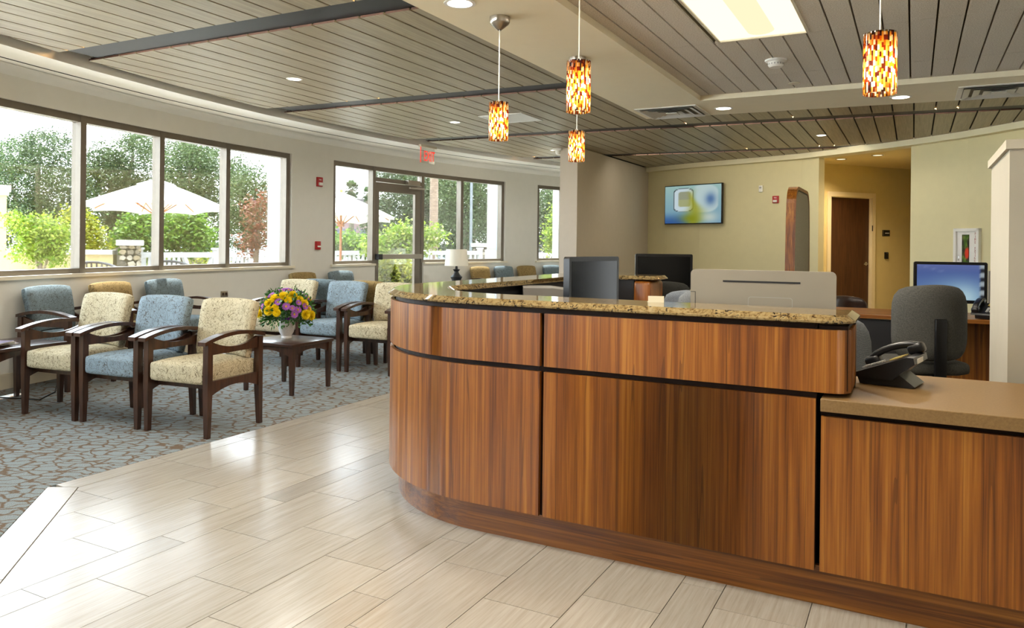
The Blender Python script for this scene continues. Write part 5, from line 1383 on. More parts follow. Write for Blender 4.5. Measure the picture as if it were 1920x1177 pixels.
# teak framed divider panel with rounded top
dp = thing('divider_panel', 'tall teak framed divider panel with rounded top and taupe insert', 'divider', (-1.19, 8.72, 0.0))
def dshape(w, h, r0, n=8):       # profile in (y,z): y from 0 (near) to w (far)
    p = [(0, 0), (0, h * 0.55), (0.03, h * 0.80), (0.055, h - r0)]
    p += [(0.055 + r0 * (1 - math.cos(a)), h - r0 + r0 * math.sin(a)) for a in [PI / 2 * i / n for i in range(1, n + 1)]]
    p += [(w - 0.055 - r0 * (1 - math.cos(a)), h - r0 + r0 * math.sin(a)) for a in [PI / 2 * i / n for i in range(n, 0, -1)]]
    return p + [(w - 0.055, h - r0), (w - 0.03, h * 0.80), (w, h * 0.55), (w, 0)]
YZ = Matrix(((0, 0, 1, 0), (1, 0, 0, 0), (0, 1, 0, 0), (0, 0, 0, 1)))
od, idn = dshape(1.35, 2.03, 0.24), None
m = MB(); A_ = od; B_ = [(0.035 + (1.35 - 0.07) * (y / 1.35), z * (2.03 - 0.035) / 2.03) for y, z in od]
for i in range(len(A_) - 1):
    q = [A_[i], A_[i + 1], B_[i + 1], B_[i]]
    m.hexa([Vector((-0.05, y, z)) for y, z in q] + [Vector((0.05, y, z)) for y, z in q])
bmesh.ops.remove_doubles(m.bm, verts=m.bm.verts[:], dist=0.0004); obj('frame', m, M_teak, dp, angle=40)
m = MB(); C_ = [(0.038 + (1.35 - 0.076) * (y / 1.35), z * (2.03 - 0.038) / 2.03) for y, z in od]; m.prism(C_, -0.046, 0.046, YZ); obj('insert', m, M_panel_fabric, dp, smooth=False)
m = MB()
for i in range(len(B_) - 1):
    q = [B_[i], B_[i + 1], (0.675 + (B_[i + 1][0] - 0.675) * 0.978, B_[i + 1][1] - 0.018), (0.675 + (B_[i][0] - 0.675) * 0.978, max(0, B_[i][1] - 0.018))]
    m.faces([Vector((0.0468, y, z)) for y, z in q], [(0, 1, 2, 3)])
obj('shadow_line', m, M_reveal, dp, smooth=False)
p = at(1590, 575, 8.6); office_chair('dark brown chair back low behind the back desk, in front of the walnut door', (p.x, p.y + 0.3, 0.01), 0.4, M_mahog, 0.50, 0.40, at(1600, 561, 8.6).z, 0.46)

# ------------------------------------------------------------------ outside: patio, walls, umbrellas, trees
GZ = -0.12
m = MB(); m.prism([(-8.3, -4.7), (8, -4.7), (14, -30), (-60, -30), (-75, 60), (-20, 75), (-3, 40), (-6.9, 17.5), (-8.1, 13), (-8.6, 8), (-8.3, 3)], GZ - 0.1, GZ)
struct('patio_ground', m, plain('patio_concrete', srgb(206, 204, 198), 0.9, var=0.06, scale=3), smooth=False)
M_stucco = plain('cream_stucco', srgb(142, 128, 92), 0.9, var=0.04, scale=20)
M_cap = plain('white_coping', srgb(160, 158, 152), 0.7, var=0.02)
M_wpaint = plain('white_vinyl', srgb(150, 150, 150), 0.5, var=0.02)
def gxy(px, d): q = at(px, 450, d); return Vector((q.x, q.y))
def slab_between(m, a, b, z0, z1, th):
    t = (b - a).normalized(); n = Vector((-t.y, t.x)) * th / 2
    m.hexa([(*(a - n), z0), (*(b - n), z0), (*(b + n), z0), (*(a + n), z0), (*(a - n), z1), (*(b - n), z1), (*(b + n), z1), (*(a + n), z1)])
lp = [gxy(-900, 14.6), gxy(-160, 13.7), gxy(230, 14.4), gxy(262, 14.7), gxy(470, 16.0), gxy(750, 18.4), gxy(900, 20.3), gxy(1075, 23.0), gxy(1200, 60), gxy(300, 75), gxy(-900, 60)]
m = MB(); m.prism([(q.x, q.y) for q in lp], GZ, GZ + 0.02); struct('lawn', m, plain('lawn_grass', srgb(52, 68, 30), 0.95, var=0.35, scale=1.5), smooth=False)
a, b = gxy(-160, 13.2), gxy(216, 13.8)
zt = at(120, 470, 13.6).z
t = thing('garden_wall', 'low cream stucco garden wall with white coping outside the near window', 'wall', (*((a + b) / 2), GZ)); off_ = (a + b) / 2
m = MB(); slab_between(m, a - off_, b - off_, 0, zt - GZ - 0.06, 0.22); obj('stucco_face', m, M_stucco, t, smooth=False)
m = MB(); slab_between(m, a - off_, b - off_, zt - GZ - 0.06, zt - GZ + 0.02, 0.32); obj('coping', m, M_cap, t, smooth=False)
M_stone_mix = []
for i, c in enumerate(((112, 104, 90), (92, 84, 70), (130, 122, 108), (70, 64, 54), (118, 106, 84))): M_stone_mix.append(plain('field_stone_%d' % i, srgb(*c), 0.85, var=0.2, scale=14))
M_mortar = plain('stone_mortar', srgb(66, 60, 50), 0.95)
def stone_pier(px, d, wpx, ytop, label, seed):
    c = gxy(px, d); w = wpx / CAM_F * d; zt = at(px, ytop, d).z; Hh = zt - GZ - 0.10
    rz = math.atan2(-c.x, c.y) 
    t = thing('stone_pier', label, 'pier', (c.x, c.y, GZ), rz)
    m = MB(); m.box((0, 0, Hh / 2), (w - 0.05, w - 0.05, Hh)); obj('core', m, M_mortar, t, smooth=False)
    m = MB(); m.box((0, 0, Hh + 0.05), (w + 0.10, w + 0.10, 0.10), bev=0.01); obj('cap', m, M_cap, t, smooth=False)
    rg = random.Random(seed)
    for face in range(2):
        z = 0.55 if Hh > 0.9 else 0.0
        while z < Hh - 0.03:
            h = min(rg.uniform(0.06, 0.11), Hh - z); x = -w / 2
            while x < w / 2 - 0.02:
                L = min(rg.uniform(0.07, 0.15), w / 2 - x)
                if L > 0.03:
                    mm = MB(); n = rg.choice((5, 6, 7)); pts = []
                    for k in range(n):
                        a = 2 * PI * k / n + rg.uniform(-0.25, 0.25); pts.append((x + L / 2 + (L / 2) * 1.05 * math.cos(a), z + h / 2 + (h / 2) * 1.08 * math.sin(a)))
                    Mx = (Matrix.Rotation(0 if face == 0 else PI / 2, 4, 'Z')) @ Matrix.Translation((0, -w / 2 + 0.02, 0)) @ XZ
                    mm.prism(pts, -rg.uniform(0.015, 0.035), 0.02, Mx); obj('stone', mm, rg.choice(M_stone_mix), t, smooth=False)
                x += L + 0.008
            z += h + 0.008
    return t
stone_pier(244, 13.9, 36, 450, 'stone faced pier with a white cap at the end of the stucco wall', 5)
stone_pier(905, 20.5, 36, 456, 'wide stone faced pier seen through the pane left of the white column', 9)
# tall cream pillar at the far left
c = gxy(-6, 12.6); zt = at(2, 350, 12.6).z
t = thing('cream_pillar', 'tall cream stucco pillar with a white cap at the left edge', 'pillar', (c.x, c.y, GZ), math.atan2(-c.x, c.y))
m = MB(); m.box((0, 0, (zt - GZ) / 2), (0.26, 0.26, zt - GZ)); obj('shaft', m, M_stucco, t, smooth=False)
m = MB(); m.box((0, 0, zt - GZ - 0.03), (0.38, 0.38, 0.10), bev=0.01); m.box((0, 0, zt - GZ - 0.11), (0.32, 0.32, 0.06)); obj('cap', m, M_cap, t, smooth=False)
# white columns of the building with blue grey shutters
def white_column(px, d, wpx, ytop, ybase, label):
    c = gxy(px, d); w = wpx / CAM_F * d; zt = at(px, ytop, d).z; zb = at(px, ybase, d).z; rz = math.atan2(-c.x, c.y)
    t = thing('porch_column', label, 'column', (c.x, c.y, GZ), rz)
    m = MB(); m.box((0, 0, (zt - GZ) / 2), (w, w * 0.8, zt - GZ)); obj('shaft', m, M_cap, t, smooth=False)
    m = MB(); m.box((-0.02 * w, -0.01, (zb - GZ) / 2), (w * 1.22, w * 1.0, zb - GZ)); obj('plinth', m, M_wpaint, t, smooth=False)
    m = MB(); m.box((w * 0.30, -w * 0.40, (zb + (zt - 0.12)) / 2 - GZ), (w * 0.36, 0.02, (zt - 0.12) - zb)); obj('shutter_panel', m, plain('blue_grey_shutter', srgb(150, 164, 176), 0.6), t, smooth=False)
white_column(517, 11.6, 30, 292, 466, 'white porch column with a blue grey panel at the right end of the near window')
white_column(926, 17.2, 26, 330, 468, 'white porch column with a blue grey panel right of the table lamp')
# picket fences
def fence(pa, pb, da, db, ytop, npick, label, diag=None):
    a, b = gxy(pa, da), gxy(pb, db); zt = at((pa + pb) / 2, ytop, (da + db) / 2).z; o_ = (a + b) / 2
    t = thing('picket_fence', label, 'fence', (o_.x, o_.y, GZ)); H_ = zt - GZ
    m = MB(); slab_between(m, a - o_, b - o_, H_ - 0.10, H_, 0.07); obj('top_rail', m, M_wpaint, t, smooth=False)
    m = MB(); slab_between(m, a - o_, b - o_, 0.12, 0.22, 0.06); obj('bottom_rail', m, M_wpaint, t, smooth=False)
    d = (b - a); rz = math.atan2(d.y, d.x)
    for i in range(npick + 1):
        f = i / npick; q = a + d * f - o_
        if diag and diag[0] < f < diag[1]: continue
        big = diag and (abs(f - diag[0]) < 0.6 / npick or abs(f - diag[1]) < 0.6 / npick) or i in (0, npick)
        m = MB(); w = 0.11 if big else 0.055
        m.box((q.x, q.y, (H_ + (0.05 if big else -0.02)) / 2), (w, 0.09 if big else 0.035, H_ + (0.05 if big else -0.02)), rz=rz)
        if big: m.box((q.x, q.y, H_ + 0.07), (0.15, 0.13, 0.04), rz=rz)
        obj('fence_post' if big else 'picket', m, M_wpaint, t, smooth=False)
    if diag:
        qa, qb = a + d * (diag[0] + 0.02) - o_, a + d * (diag[1] - 0.02) - o_; qm = (qa + qb) / 2
        for q in (qa, qb):
            m = MB(); m.tube([(q.x, q.y, H_ - 0.08), (qm.x, qm.y, 0.35)], 0.05, 4); obj('brace', m, M_wpaint, t, smooth=False)
fence(262, 470, 14.3, 15.6, 473, 24, 'white picket fence with a braced gate panel beyond the near window', (0.36, 0.66))
fence(612, 745, 16.6, 18.0, 470, 16, 'white picket fence seen through the pane left of the glass door')
fence(770, 900, 18.6, 19.8, 470, 14, 'white picket fence seen through the panes right of the glass door')
fence(985, 1075, 21.5, 22.5, 474, 10, 'white picket fence seen through the last window')
# umbrellas
M_canvas = NT('canvas'); M_canvas.base(srgb(196, 196, 188), 0.8); 
_tl = M_canvas.new('ShaderNodeBsdfTranslucent'); _tl.inputs[0].default_value = srgb(214, 222, 196); _mx = M_canvas.new('ShaderNodeMixShader'); _mx.inputs[0].default_value = 0.14
M_canvas.l.new(M_canvas.bsdf.outputs[0], _mx.inputs[1]); M_canvas.l.new(_tl.outputs[0], _mx.inputs[2]); M_canvas.l.new(_mx.outputs[0], M_canvas.out.inputs[0]); M_canvas = M_canvas.m
M_polewood = plain('umbrella_wood', srgb(150, 92, 48), 0.5, var=0.15)
def umbrella(px, d, yapex, yrim, halfpx, label, finial=False):
    c = gxy(px, d); za, zr = at(px, yapex, d).z - GZ, at(px, yrim, d).z - GZ; R = halfpx / CAM_F * d
    t = thing('patio_umbrella', label, 'umbrella', (c.x, c.y, GZ), 0.35, 'patio umbrellas')
    rv = Vector((c.y, -c.x, 0)).normalized(); t.rotation_euler = (Matrix.Rotation(math.radians(-2.4), 3, rv) @ Matrix.Rotation(0.35, 3, 'Z')).to_euler()
    NS, NR = 8, 7; m = MB()
    for s in range(NS):
        a0, a1 = 2 * PI * s / NS, 2 * PI * (s + 1) / NS
        sub = 6; grid = []
        for j in range(NR + 1):
            f = 0.16 + 0.84 * j / NR; row = []
            for k in range(sub + 1):
                u = k / sub; p0 = Vector((math.cos(a0), math.sin(a0))); p1 = Vector((math.cos(a1), math.sin(a1))); p = p0.lerp(p1, u) * R * f
                z = za + (zr - za) * (f ** 1.12) - 0.10 * 0.0 - (0.05 * math.sin(PI * u) * f * -1) * 0.6 
                row.append(m.bm.verts.new((p.x * (1 - 0.05 * math.sin(PI * u) * f), p.y * (1 - 0.05 * math.sin(PI * u) * f), z)))
            grid.append(row)
        for j in range(NR):
            for k in range(sub): m.bm.faces.new((grid[j][k], grid[j][k + 1], grid[j + 1][k + 1], grid[j + 1][k]))
        vl = [m.bm.verts.new(v.co + Vector((0, 0, -0.05))) for v in grid[-1]]
        for k in range(sub): m.bm.faces.new((grid[-1][k], grid[-1][k + 1], vl[k + 1], vl[k]))
    bmesh.ops.remove_doubles(m.bm, verts=m.bm.verts[:], dist=0.002); obj('canopy', m, M_canvas, t, angle=25)
    m = MB(); m.lathe([(0.0, za + 0.03), (R * 0.26, za - (za - zr) * 0.16), (R * 0.27, za - (za - zr) * 0.19)], 8, cap=False); obj('vent_cap', m, M_canvas, t, angle=25)
    m = MB(); m.tube([(0, 0, 0), (0, 0, za)], 0.024, 10); obj('pole', m, M_polewood, t)
    m = MB()
    m.box((0, 0, zr - 0.12), (0.10, 0.10, 0.10)); obj('hub', m, M_polewood, t, smooth=False)
    for s in range(NS):
        a = 2 * PI * s / NS; m = MB(); m.tube([(R * 0.97 * math.cos(a), R * 0.97 * math.sin(a), zr + 0.0), (R * 0.5 * math.cos(a), R * 0.5 * math.sin(a), za + (zr - za) * 0.46 - 0.015), (0.05 * math.cos(a), 0.05 * math.sin(a), za - 0.03)], 0.011, 5)
        m.tube([(0.05 * math.cos(a), 0.05 * math.sin(a), zr - 0.12), (R * 0.5 * math.cos(a), R * 0.5 * math.sin(a), za + (zr - za) * 0.46 - 0.015)], 0.010, 5); obj('rib', m, M_polewood, t)
    m = MB(); m.lathe([(0.0, 0.07), (0.03, 0.07), (0.03, 0.4), (0.024, 0.4)], 12, cap=False); m.lathe([(0.0, 0.0), (0.25, 0.0), (0.25, 0.05), (0.06, 0.08), (0.0, 0.08)], 20, cap=False); obj('base', m, M_bronze, t)
    if finial: m = MB(); m.lathe([(0.0, za + 0.02), (0.03, za + 0.03), (0.035, za + 0.07), (0.0, za + 0.12)], 10, cap=False); obj('finial', m, plain('brass_finial', srgb(220, 160, 50), 0.4), t)
umbrella(293, 12.2, 337, 387, 131, 'large white patio umbrella outside the near window')
umbrella(639, 14.6, 362, 408, 104, 'white patio umbrella with a wooden pole outside the pane left of the glass door', True)
# wicker patio chairs (tops show over the sill)
M_wick = plain('dark_wicker', srgb(58, 56, 58), 0.6, var=0.3, scale=60)
def wicker(px, d, ytop, label):
    c = gxy(px, d); zt = at(px, ytop, d).z - GZ
    t = thing('patio_chair', label, 'chair', (c.x, c.y, GZ), math.atan2(-c.x, c.y) + 0.3, 'dark wicker patio chairs')
    n = 13
    for i in range(n):
        a = PI * (0.04 + 0.92 * i / (n - 1)); h = zt - 0.10 * (1 - math.sin(a)) - 0.004
        m = MB(); m.tube([(0.24 * math.cos(a), 0.20 * math.sin(a) - 0.05, 0.44), (0.27 * math.cos(a), 0.25 * math.sin(a) - 0.05, h)], 0.012, 5); obj('slat', m, M_wick, t)
    m = MB(); m.tube([(0.275 * math.cos(PI * k / 14), 0.255 * math.sin(PI * k / 14) - 0.05, zt - 0.10 * (1 - math.sin(PI * k / 14))) for k in range(15)], 0.018, 6); obj('top_rail', m, M_wick, t)
    m = MB(); m.lathe([(0.0, 0.40), (0.26, 0.40), (0.27, 0.43), (0.26, 0.45), (0.0, 0.45)], 18, cap=False); obj('seat', m, M_wick, t)
    for sx in (-1, 1):
        for sy in (-1, 1): m = MB(); m.tube([(0.2 * sx, 0.19 * sy, 0.41), (0.23 * sx, 0.22 * sy, 0.0)], 0.016, 6); obj('leg', m, M_wick, t)
wicker(181, 10.4, 492, 'dark wicker patio chair in front of the stucco wall')
wicker(322, 11.2, 490, 'dark wicker patio chair below the umbrella, in front of the white fence')

# ---- vegetation
def leafmat(name, cols, trans=0.35):
    t = NT(name); g = t.new('ShaderNodeNewGeometry'); col = t.ramp(g.outputs['Random Per Island'], [(i / (len(cols) - 1), tuple(x * 0.33 for x in srgb(*c)[:3]) + (1,)) for i, c in enumerate(cols)])
    t.base(col, 0.55, 0, 0.3); tl = t.new('ShaderNodeBsdfTranslucent'); t.l.new(col, tl.inputs[0]); mx = t.new('ShaderNodeMixShader'); mx.inputs[0].default_value = trans
    t.l.new(t.bsdf.outputs[0], mx.inputs[1]); t.l.new(tl.outputs[0], mx.inputs[2]); t.l.new(mx.outputs[0], t.out.inputs[0]); return t.m
L_oak = leafmat('oak_leaf', [(72, 98, 52), (102, 130, 72), (132, 158, 96), (156, 178, 120)])
L_dark = leafmat('dark_oak_leaf', [(56, 82, 46), (82, 110, 62), (112, 138, 82), (136, 160, 102)])
L_bright = leafmat('bright_shrub_leaf', [(120, 168, 30), (160, 200, 44), (196, 222, 76), (214, 230, 110)], 0.45)
L_mid = leafmat('green_shrub_leaf', [(70, 122, 24), (108, 160, 36), (146, 190, 56), (176, 208, 90)], 0.45)
L_red = leafmat('bronze_leaf', [(120, 60, 44), (170, 92, 66), (190, 124, 90), (120, 110, 60)])
L_gold = leafmat('yellow_leaf', [(150, 170, 30), (196, 204, 50), (220, 216, 70), (120, 150, 40)], 0.45)
L_palm = leafmat('palm_leaf', [(70, 104, 56), (100, 136, 76), (126, 156, 92)])
M_bark = plain('bark', srgb(104, 92, 78), 0.9, var=0.25, scale=12)
def leaf_cloud(name, parent, blobs, n, size, mat, seed, droop=0.0, hollow=0.55):
    rg = random.Random(seed); vs, fs = [], []
    tot = sum(b[3] * b[4] * b[5] for b in blobs) if False else sum((b[3] * b[4] + b[4] * b[5] + b[3] * b[5]) for b in blobs)
    for (cx, cy, cz, rx, ry, rz) in blobs:
        k = int(n * (rx * ry + ry * rz + rx * rz) / tot)
        # clustered twigs inside each blob
        nt = max(3, k // 9)
        for _ in range(nt):
            while True:
                d = Vector((rg.uniform(-1, 1), rg.uniform(-1, 1), rg.uniform(-1, 1)))
                if 0.05 < d.length < 1: break
            d = d.normalized() * (hollow + (1.08 - hollow) * rg.random() ** 0.7)
            c = Vector((cx + d.x * rx, cy + d.y * ry, cz + d.z * rz)); tw = size * 2.6
            for _ in range(9):
                p = c + Vector((rg.gauss(0, 1), rg.gauss(0, 1), rg.gauss(0, 0.7) - droop)) * tw * 0.55
                t = Vector((rg.uniform(-1, 1), rg.uniform(-1, 1), rg.uniform(-0.8, 0.5) - droop)).normalized(); w = t.cross(Vector((rg.uniform(-1, 1), rg.uniform(-1, 1), rg.uniform(-1, 1)))).normalized()
                L = size * rg.uniform(0.7, 1.4); W_ = L * rg.uniform(0.18, 0.32); i = len(vs)
                vs += [p, p + t * L * 0.5 + w * W_, p + t * L, p + t * L * 0.5 - w * W_]; fs.append((i, i + 1, i + 2, i + 3))
    me = bpy.data.meshes.new(name); me.from_pydata([tuple(v) for v in vs], [], fs); me.materials.append(mat)
    o = bpy.data.objects.new(name, me); COL.objects.link(o); o.parent = parent; o['kind'] = 'stuff'; return o
def tree(kind, label, cat, px, d, blobs_px, n, size, mat, seed, trunk_r=0.12, group=None, droop=0.0, hollow=0.55, forks=4):
    """blobs_px: (px, py, rx_px, ry_px, depth_shift)"""
    c = gxy(px, d); t = thing(kind, label, cat, (c.x, c.y, GZ), 0, group); o_ = Vector((c.x, c.y, GZ)); bl = []
    for (bx, by, rx, ry, dd) in blobs_px:
        q = at(bx, by, d + dd) - o_; s = (d + dd) / CAM_F; bl.append((q.x, q.y, q.z, rx * s, rx * s * 0.8, ry * s))
    leaf_cloud('foliage', t, bl, n, size, mat, seed, droop, hollow)
    m = MB(); top = max(b[2] for b in bl); mid = min(b[2] for b in bl) * 0.75
    m.tube([(0, 0, 0), (0.02, 0.03, mid * 0.6), (0, 0, mid)], [trunk_r * 1.2, trunk_r, trunk_r * 0.8], 8)
    for b in bl[:max(forks, 1)]: m.tube([(0, 0, mid * 0.9), ((b[0]) * 0.5, b[1] * 0.5, (mid + b[2]) / 2), (b[0], b[1], b[2] + b[5] * 0.3)], [trunk_r * 0.6, trunk_r * 0.4, trunk_r * 0.15], 6)
    obj('trunk', m, M_bark, t); return t
G1 = 'background trees'
tree('oak_tree', 'large leafy tree behind the stucco wall at the far left of the window', 'tree', 70, 24, [(70, 330, 95, 80, 0), (20, 370, 80, 80, 1), (120, 390, 75, 70, 0), (40, 430, 100, 50, -1), (95, 285, 55, 45, 1), (30, 300, 40, 40, 2), (-60, 350, 80, 90, 1)], 51750, 0.076, L_dark, 1, 0.3, G1)
tree('oak_tree', 'spreading tree behind the umbrella, between the first two mullions', 'tree', 215, 27, [(205, 340, 60, 55, 0), (250, 310, 50, 60, 0), (180, 390, 60, 60, 0), (260, 390, 70, 60, 1), (270, 265, 36, 25, 1), (190, 300, 30, 35, 0)], 37948, 0.081, L_oak, 2, 0.3, G1)
tree('oak_tree', 'tall tree right of the umbrella peak in the near window', 'tree', 365, 25, [(355, 330, 55, 65, 0), (400, 350, 50, 60, 0), (330, 300, 40, 45, 1), (375, 285, 40, 35, 1), (390, 410, 60, 50, 0), (330, 400, 50, 60, 1)], 37948, 0.076, L_oak, 3, 0.3, G1)
tree('oak_tree', 'airy tree at the right end of the near window', 'tree', 465, 23, [(460, 380, 40, 60, 0), (480, 360, 35, 50, 0), (445, 330, 25, 40, 1), (490, 420, 40, 50, 0), (450, 430, 40, 40, 0)], 20698, 0.067, L_oak, 4, 0.2, G1)
tree('oak_tree', 'big dark green tree filling the glass door', 'tree', 760, 32, [(760, 390, 60, 60, 0), (810, 380, 55, 60, 0), (730, 420, 50, 50, 0), (780, 340, 60, 40, 1), (740, 330, 40, 25, 1), (840, 430, 60, 50, 0)], 44848, 0.094, L_dark, 5, 0.35, G1)
tree('oak_tree', 'big tree behind the panes right of the glass door', 'tree', 880, 30, [(860, 380, 45, 60, 0), (900, 370, 45, 60, 0), (880, 430, 60, 45, 0), (850, 345, 40, 30, 1), (920, 350, 30, 40, 1), (925, 420, 30, 40, 1)], 37948, 0.089, L_oak, 6, 0.3, G1)
tree('oak_tree', 'tree behind the last window by the partition', 'tree', 1030, 33, [(1030, 390, 50, 50, 0), (1050, 420, 50, 50, 0), (1015, 430, 40, 40, 0), (1060, 370, 50, 40, 1)], 24148, 0.098, L_oak, 7, 0.3, G1)
tree('oak_tree', 'distant trees left of the palms, low behind the umbrella', 'tree', 620, 56, [(600, 430, 60, 40, 0), (650, 440, 50, 35, 0), (690, 420, 40, 40, 2)], 13800, 0.116, L_dark, 8, 0.3, G1)
tree('garden_shrub', 'weeping yellow green small tree in front of the stucco wall', 'shrub', 78, 12.0, [(78, 440, 42, 24, 0), (45, 420, 26, 20, 0), (110, 440, 28, 25, 0), (70, 465, 45, 20, 0), (100, 470, 28, 22, 0), (85, 415, 22, 16, 0.1), (25, 405, 16, 10, 0)], 5200, 0.055, L_bright, 11, 0.035, None, 0.35, 0.3)
tree('garden_shrub', 'leafy shrub with bronze tips behind the first mullion', 'shrub', 160, 14.6, [(150, 430, 26, 36, 0), (172, 450, 24, 30, 0), (135, 410, 16, 20, 0), (185, 465, 24, 14, 0)], 3000, 0.07, L_gold, 12, 0.05)
tree('garden_shrub', 'round bright green shrub below the left half of the umbrella', 'shrub', 262, 15.2, [(262, 435, 38, 30, 0), (240, 450, 26, 24, 0), (285, 455, 30, 26, 0), (265, 410, 24, 18, 0)], 4200, 0.08, L_mid, 13, 0.06, None, 0, 0.5)
tree('garden_shrub', 'round bright green shrub below the right half of the umbrella', 'shrub', 345, 15.6, [(345, 432, 40, 30, 0), (325, 450, 30, 26, 0), (372, 450, 28, 28, 0), (350, 412, 26, 18, 0)], 4200, 0.08, L_mid, 14, 0.06, None, 0, 0.5)
tree('bronze_tree', 'small bronze red tree beside the white porch column', 'tree', 482, 14.2, [(478, 400, 22, 30, 0), (488, 440, 18, 30, 0), (470, 460, 18, 22, 0), (490, 380, 14, 18, 0)], 1500, 0.06, L_red, 15, 0.05)
tree('garden_shrub', 'low yellow flowering shrub behind the white fence', 'shrub', 285, 16.8, [(280, 488, 26, 14, 0), (330, 490, 30, 12, 0), (400, 490, 30, 12, 0.5)], 1800, 0.07, L_gold, 16, 0.04)
tree('garden_shrub', 'bright lime shrub seen through the glass door', 'shrub', 745, 16.6, [(745, 455, 42, 22, 0), (720, 470, 30, 18, 0), (780, 455, 34, 22, 0), (810, 440, 20, 14, 0), (760, 435, 30, 14, 0), (700, 460, 18, 18, 0.2)], 5200, 0.085, L_bright, 17, 0.05, None, 0.1, 0.3)
tree('garden_shrub', 'spiky variegated low shrub at the foot of the glass door', 'shrub', 745, 15.0, [(740, 505, 38, 16, 0), (770, 515, 34, 16, 0), (720, 520, 30, 16, 0), (755, 535, 50, 14, 0)], 4200, 0.085, L_gold, 18, 0.04, None, 0.0, 0.3)
tree('garden_shrub', 'rounded green hedge left of the glass door behind the fence', 'shrub', 655, 19.0, [(655, 455, 30, 14, 0), (680, 462, 24, 14, 0), (630, 462, 20, 12, 0), (700, 470, 20, 14, 0)], 3400, 0.09, L_mid, 19, 0.05, None, 0, 0.5)
tree('young_tree', 'young lime green tree in the last window by the partition', 'tree', 1045, 19.5, [(1045, 430, 14, 26, 0), (1052, 400, 12, 20, 0), (1045, 465, 16, 16, 0), (1038, 445, 12, 18, 0)], 2200, 0.08, L_bright, 20, 0.05)
# palms
def palm(px, d, ycrown, rpx, label, seed):
    c = gxy(px, d); zc = at(px, ycrown, d).z - GZ; R = rpx / CAM_F * d; rg = random.Random(seed)
    t = thing('palm_tree', label, 'tree', (c.x, c.y, GZ), 0, 'palm trees')
    m = MB(); m.tube([(0, 0, 0), (0.03, 0, zc * 0.5), (0, 0, zc)], [0.16, 0.12, 0.09], 10); obj('trunk', m, M_bark, t)
    vs, fs = [], []
    for i in range(90):
        a = rg.uniform(0, 2 * PI); el = rg.uniform(-1.1, 1.4); d_ = Vector((math.cos(a) * math.cos(el), math.sin(a) * math.cos(el), math.sin(el)))
        L = R * rg.uniform(0.75, 1.1); s = d_.cross(Vector((0, 0, 1))).normalized(); base = Vector((0, 0, zc)) + d_ * L * 0.45
        for k in range(15):
            f = -1.1 + 2.2 * k / 14; q = (d_ * math.cos(f) + s * math.sin(f)).normalized(); e = base + q * L * 0.6 * (1 - 0.2 * abs(f)) - Vector((0, 0, 0.12 * R * abs(f))); w = q.cross(d_.cross(s)).normalized() * L * 0.035
            j = len(vs); vs += [tuple(base - w), tuple(base + w), tuple(e)]; fs.append((j, j + 1, j + 2))
        j = len(vs); vs += [(0, 0, zc - 0.01), (0, 0, zc + 0.02), tuple(base)]; fs.append((j, j + 1, j + 2))
    me = bpy.data.meshes.new('fronds'); me.from_pydata(vs, [], fs); me.materials.append(L_palm); o = bpy.data.objects.new('fronds', me); COL.objects.link(o); o.parent = t; o['kind'] = 'stuff'
palm(658, 34, 356, 23, 'tall fan palm above the second umbrella', 1)
palm(689, 40, 364, 18, 'smaller fan palm to the right of the tall palm', 2)
palm(622, 24, 428, 15, 'low palm left of the umbrella pole', 3)
# tall thin mast, patterned tan post, grey post
def post(kind, label, cat, px, d, wpx, ytop, mat, sq=False):
    c = gxy(px, d); zt = at(px, ytop, d).z - GZ; w = wpx / CAM_F * d
    t = thing(kind, label, cat, (c.x, c.y, GZ), math.atan2(-c.x, c.y)); m = MB()
    if sq: m.box((0, 0, zt / 2), (w, w, zt)); m.box((0, 0, 0.06), (w * 1.3, w * 1.3, 0.12))
    else: m.tube([(0, 0, 0), (0, 0, zt)], [w / 2, w / 2 * 0.9], 14); m.lathe([(0.0, 0.0), (w * 0.8, 0.0), (w * 0.75, 0.1), (w * 0.5, 0.14)], 14, cap=False)
    obj('shaft', m, mat, t); return t
post('utility_mast', 'thin grey mast rising behind the tall palm', 'pole', 661, 46, 2.5, 312, M_greyplastic)
post('light_pole', 'grey light pole in the pane beside the stone pier', 'pole', 883, 26, 5, 330, plain('grey_pole', srgb(96, 100, 104), 0.5), True)
post('light_pole', 'dark lamp post top at the far left edge of the window', 'pole', 1, 30, 3, 262, plain('dark_pole', srgb(70, 74, 74), 0.5))
t_ = NT('palm_bark_pattern'); v_ = t_.coord('Object'); b_ = t_.new('ShaderNodeTexBrick'); t_.l.new(v_, b_.inputs[0]); mpb = t_.coord('Object', (1, 1, 1), rot=(PI / 2, 0, 0)); t_.l.new(mpb, b_.inputs[0])
b_.inputs['Scale'].default_value = 5.0; b_.inputs['Color1'].default_value = srgb(136, 116, 98); b_.inputs['Color2'].default_value = srgb(112, 92, 76); b_.inputs['Mortar'].default_value = srgb(78, 64, 54); t_.base(b_.outputs[0], 0.9)
post('patterned_trunk', 'tall tan palm trunk with scaly bark right of the glass door', 'tree', 813, 19.5, 17, 300, t_.m)
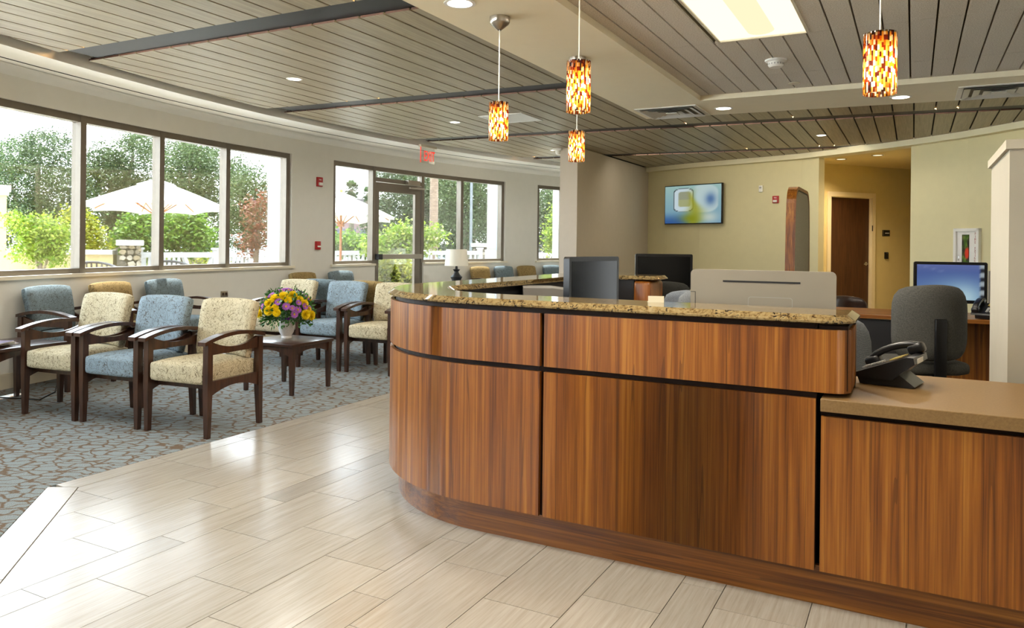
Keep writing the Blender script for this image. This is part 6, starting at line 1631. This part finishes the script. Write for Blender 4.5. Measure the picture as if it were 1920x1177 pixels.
# background building
c = gxy(676, 48); bz = at(680, 376, 48).z - GZ
t = thing('brick_building', 'dark brick building with a flat roof beyond the second umbrella', 'building', (c.x, c.y, GZ), CAM_YAW - 0.15)
m = MB(); m.box((0, 0, bz / 2 - 0.3), (2.6, 3, bz - 0.6)); obj('wall', m, plain('purple_brick', srgb(124, 98, 100), 0.9, var=0.2, scale=6), t, smooth=False)
m = MB(); m.box((0, 0, bz - 0.3), (3.4, 3.8, 0.6)); obj('roof_fascia', m, plain('dark_fascia', srgb(84, 76, 78), 0.8), t, smooth=False)
for x in (-0.7, 0.0, 0.8): m = MB(); m.box((x, -1.5, bz * 0.45), (0.5, 0.08, 0.9)); obj('window', m, plain('dark_glazing', srgb(60, 66, 84), 0.2), t, smooth=False)
c = gxy(1012, 44); bz = at(1012, 436, 44).z - GZ
t = thing('grey_house', 'small grey gabled house in the last window', 'building', (c.x, c.y, GZ), CAM_YAW)
m = MB(); m.box((0, 0, bz * 0.3), (2.2, 2.0, bz * 0.6)); obj('wall', m, plain('grey_siding', srgb(150, 140, 146), 0.8), t, smooth=False)
m = MB(); m.prism([(-1.3, bz * 0.6), (1.3, bz * 0.6), (0, bz)], -1.2, 1.2, XZ); obj('roof', m, plain('grey_roof', srgb(120, 112, 116), 0.8), t, smooth=False)
m = MB(); m.box((0.3, -1.02, bz * 0.35), (0.5, 0.06, 0.5)); obj('window', m, M_white, t, smooth=False)
# parked cars
M_tyre = plain('tyre', srgb(30, 30, 32), 0.8); M_carglass = plain('car_glass', srgb(50, 60, 70), 0.1)
def car(px, d, rz, colr, label):
    c = gxy(px, d); t = thing('parked_car', label, 'car', (c.x, c.y, GZ + 0.02), rz, 'parked cars'); paint = plain('car_paint', srgb(*colr), 0.25, 0.0, var=0.02, coat=0.5)
    prof = [(-2.2, 0.30), (-2.2, 0.72), (-2.05, 0.88), (-1.3, 0.95), (-0.75, 1.38), (0.6, 1.42), (1.15, 0.98), (2.05, 0.82), (2.2, 0.62), (2.2, 0.30)]
    m = MB(); m.prism(prof, -0.85, 0.85, XZ); obj('body', m, paint, t, smooth=False)
    m = MB()
    for s in (-0.855, 0.855): m.faces([(-1.1, s, 0.97), (-0.68, s, 1.32), (0.52, s, 1.36), (0.95, s, 1.0)], [(0, 1, 2, 3)])
    obj('side_glass', m, M_carglass, t, smooth=False)
    for x in (-1.35, 1.4):
        for s in (-0.78, 0.78):
            m = MB(); m.lathe([(0.0, -0.1), (0.30, -0.1), (0.32, 0.0), (0.30, 0.1), (0.0, 0.1)], 16, M=Matrix.Translation((x, s, 0.32)) @ Matrix.Rotation(PI / 2, 4, 'X'), cap=False); obj('wheel', m, M_tyre, t)
car(395, 33, CAM_YAW + 0.1, (206, 214, 222), 'silver parked car seen under the umbrella, left of the third mullion')
car(440, 36, CAM_YAW - 0.2, (190, 202, 214), 'pale blue grey parked car near the right end of the near window')
car(640, 38, CAM_YAW + 0.3, (226, 228, 230), 'white parked car behind the fence and the umbrella pole')
car(850, 36, CAM_YAW, (196, 210, 224), 'light blue parked car beside the patterned palm trunk')
car(905, 40, CAM_YAW + 0.2, (120, 140, 160), 'dark blue parked car behind the grey light pole')
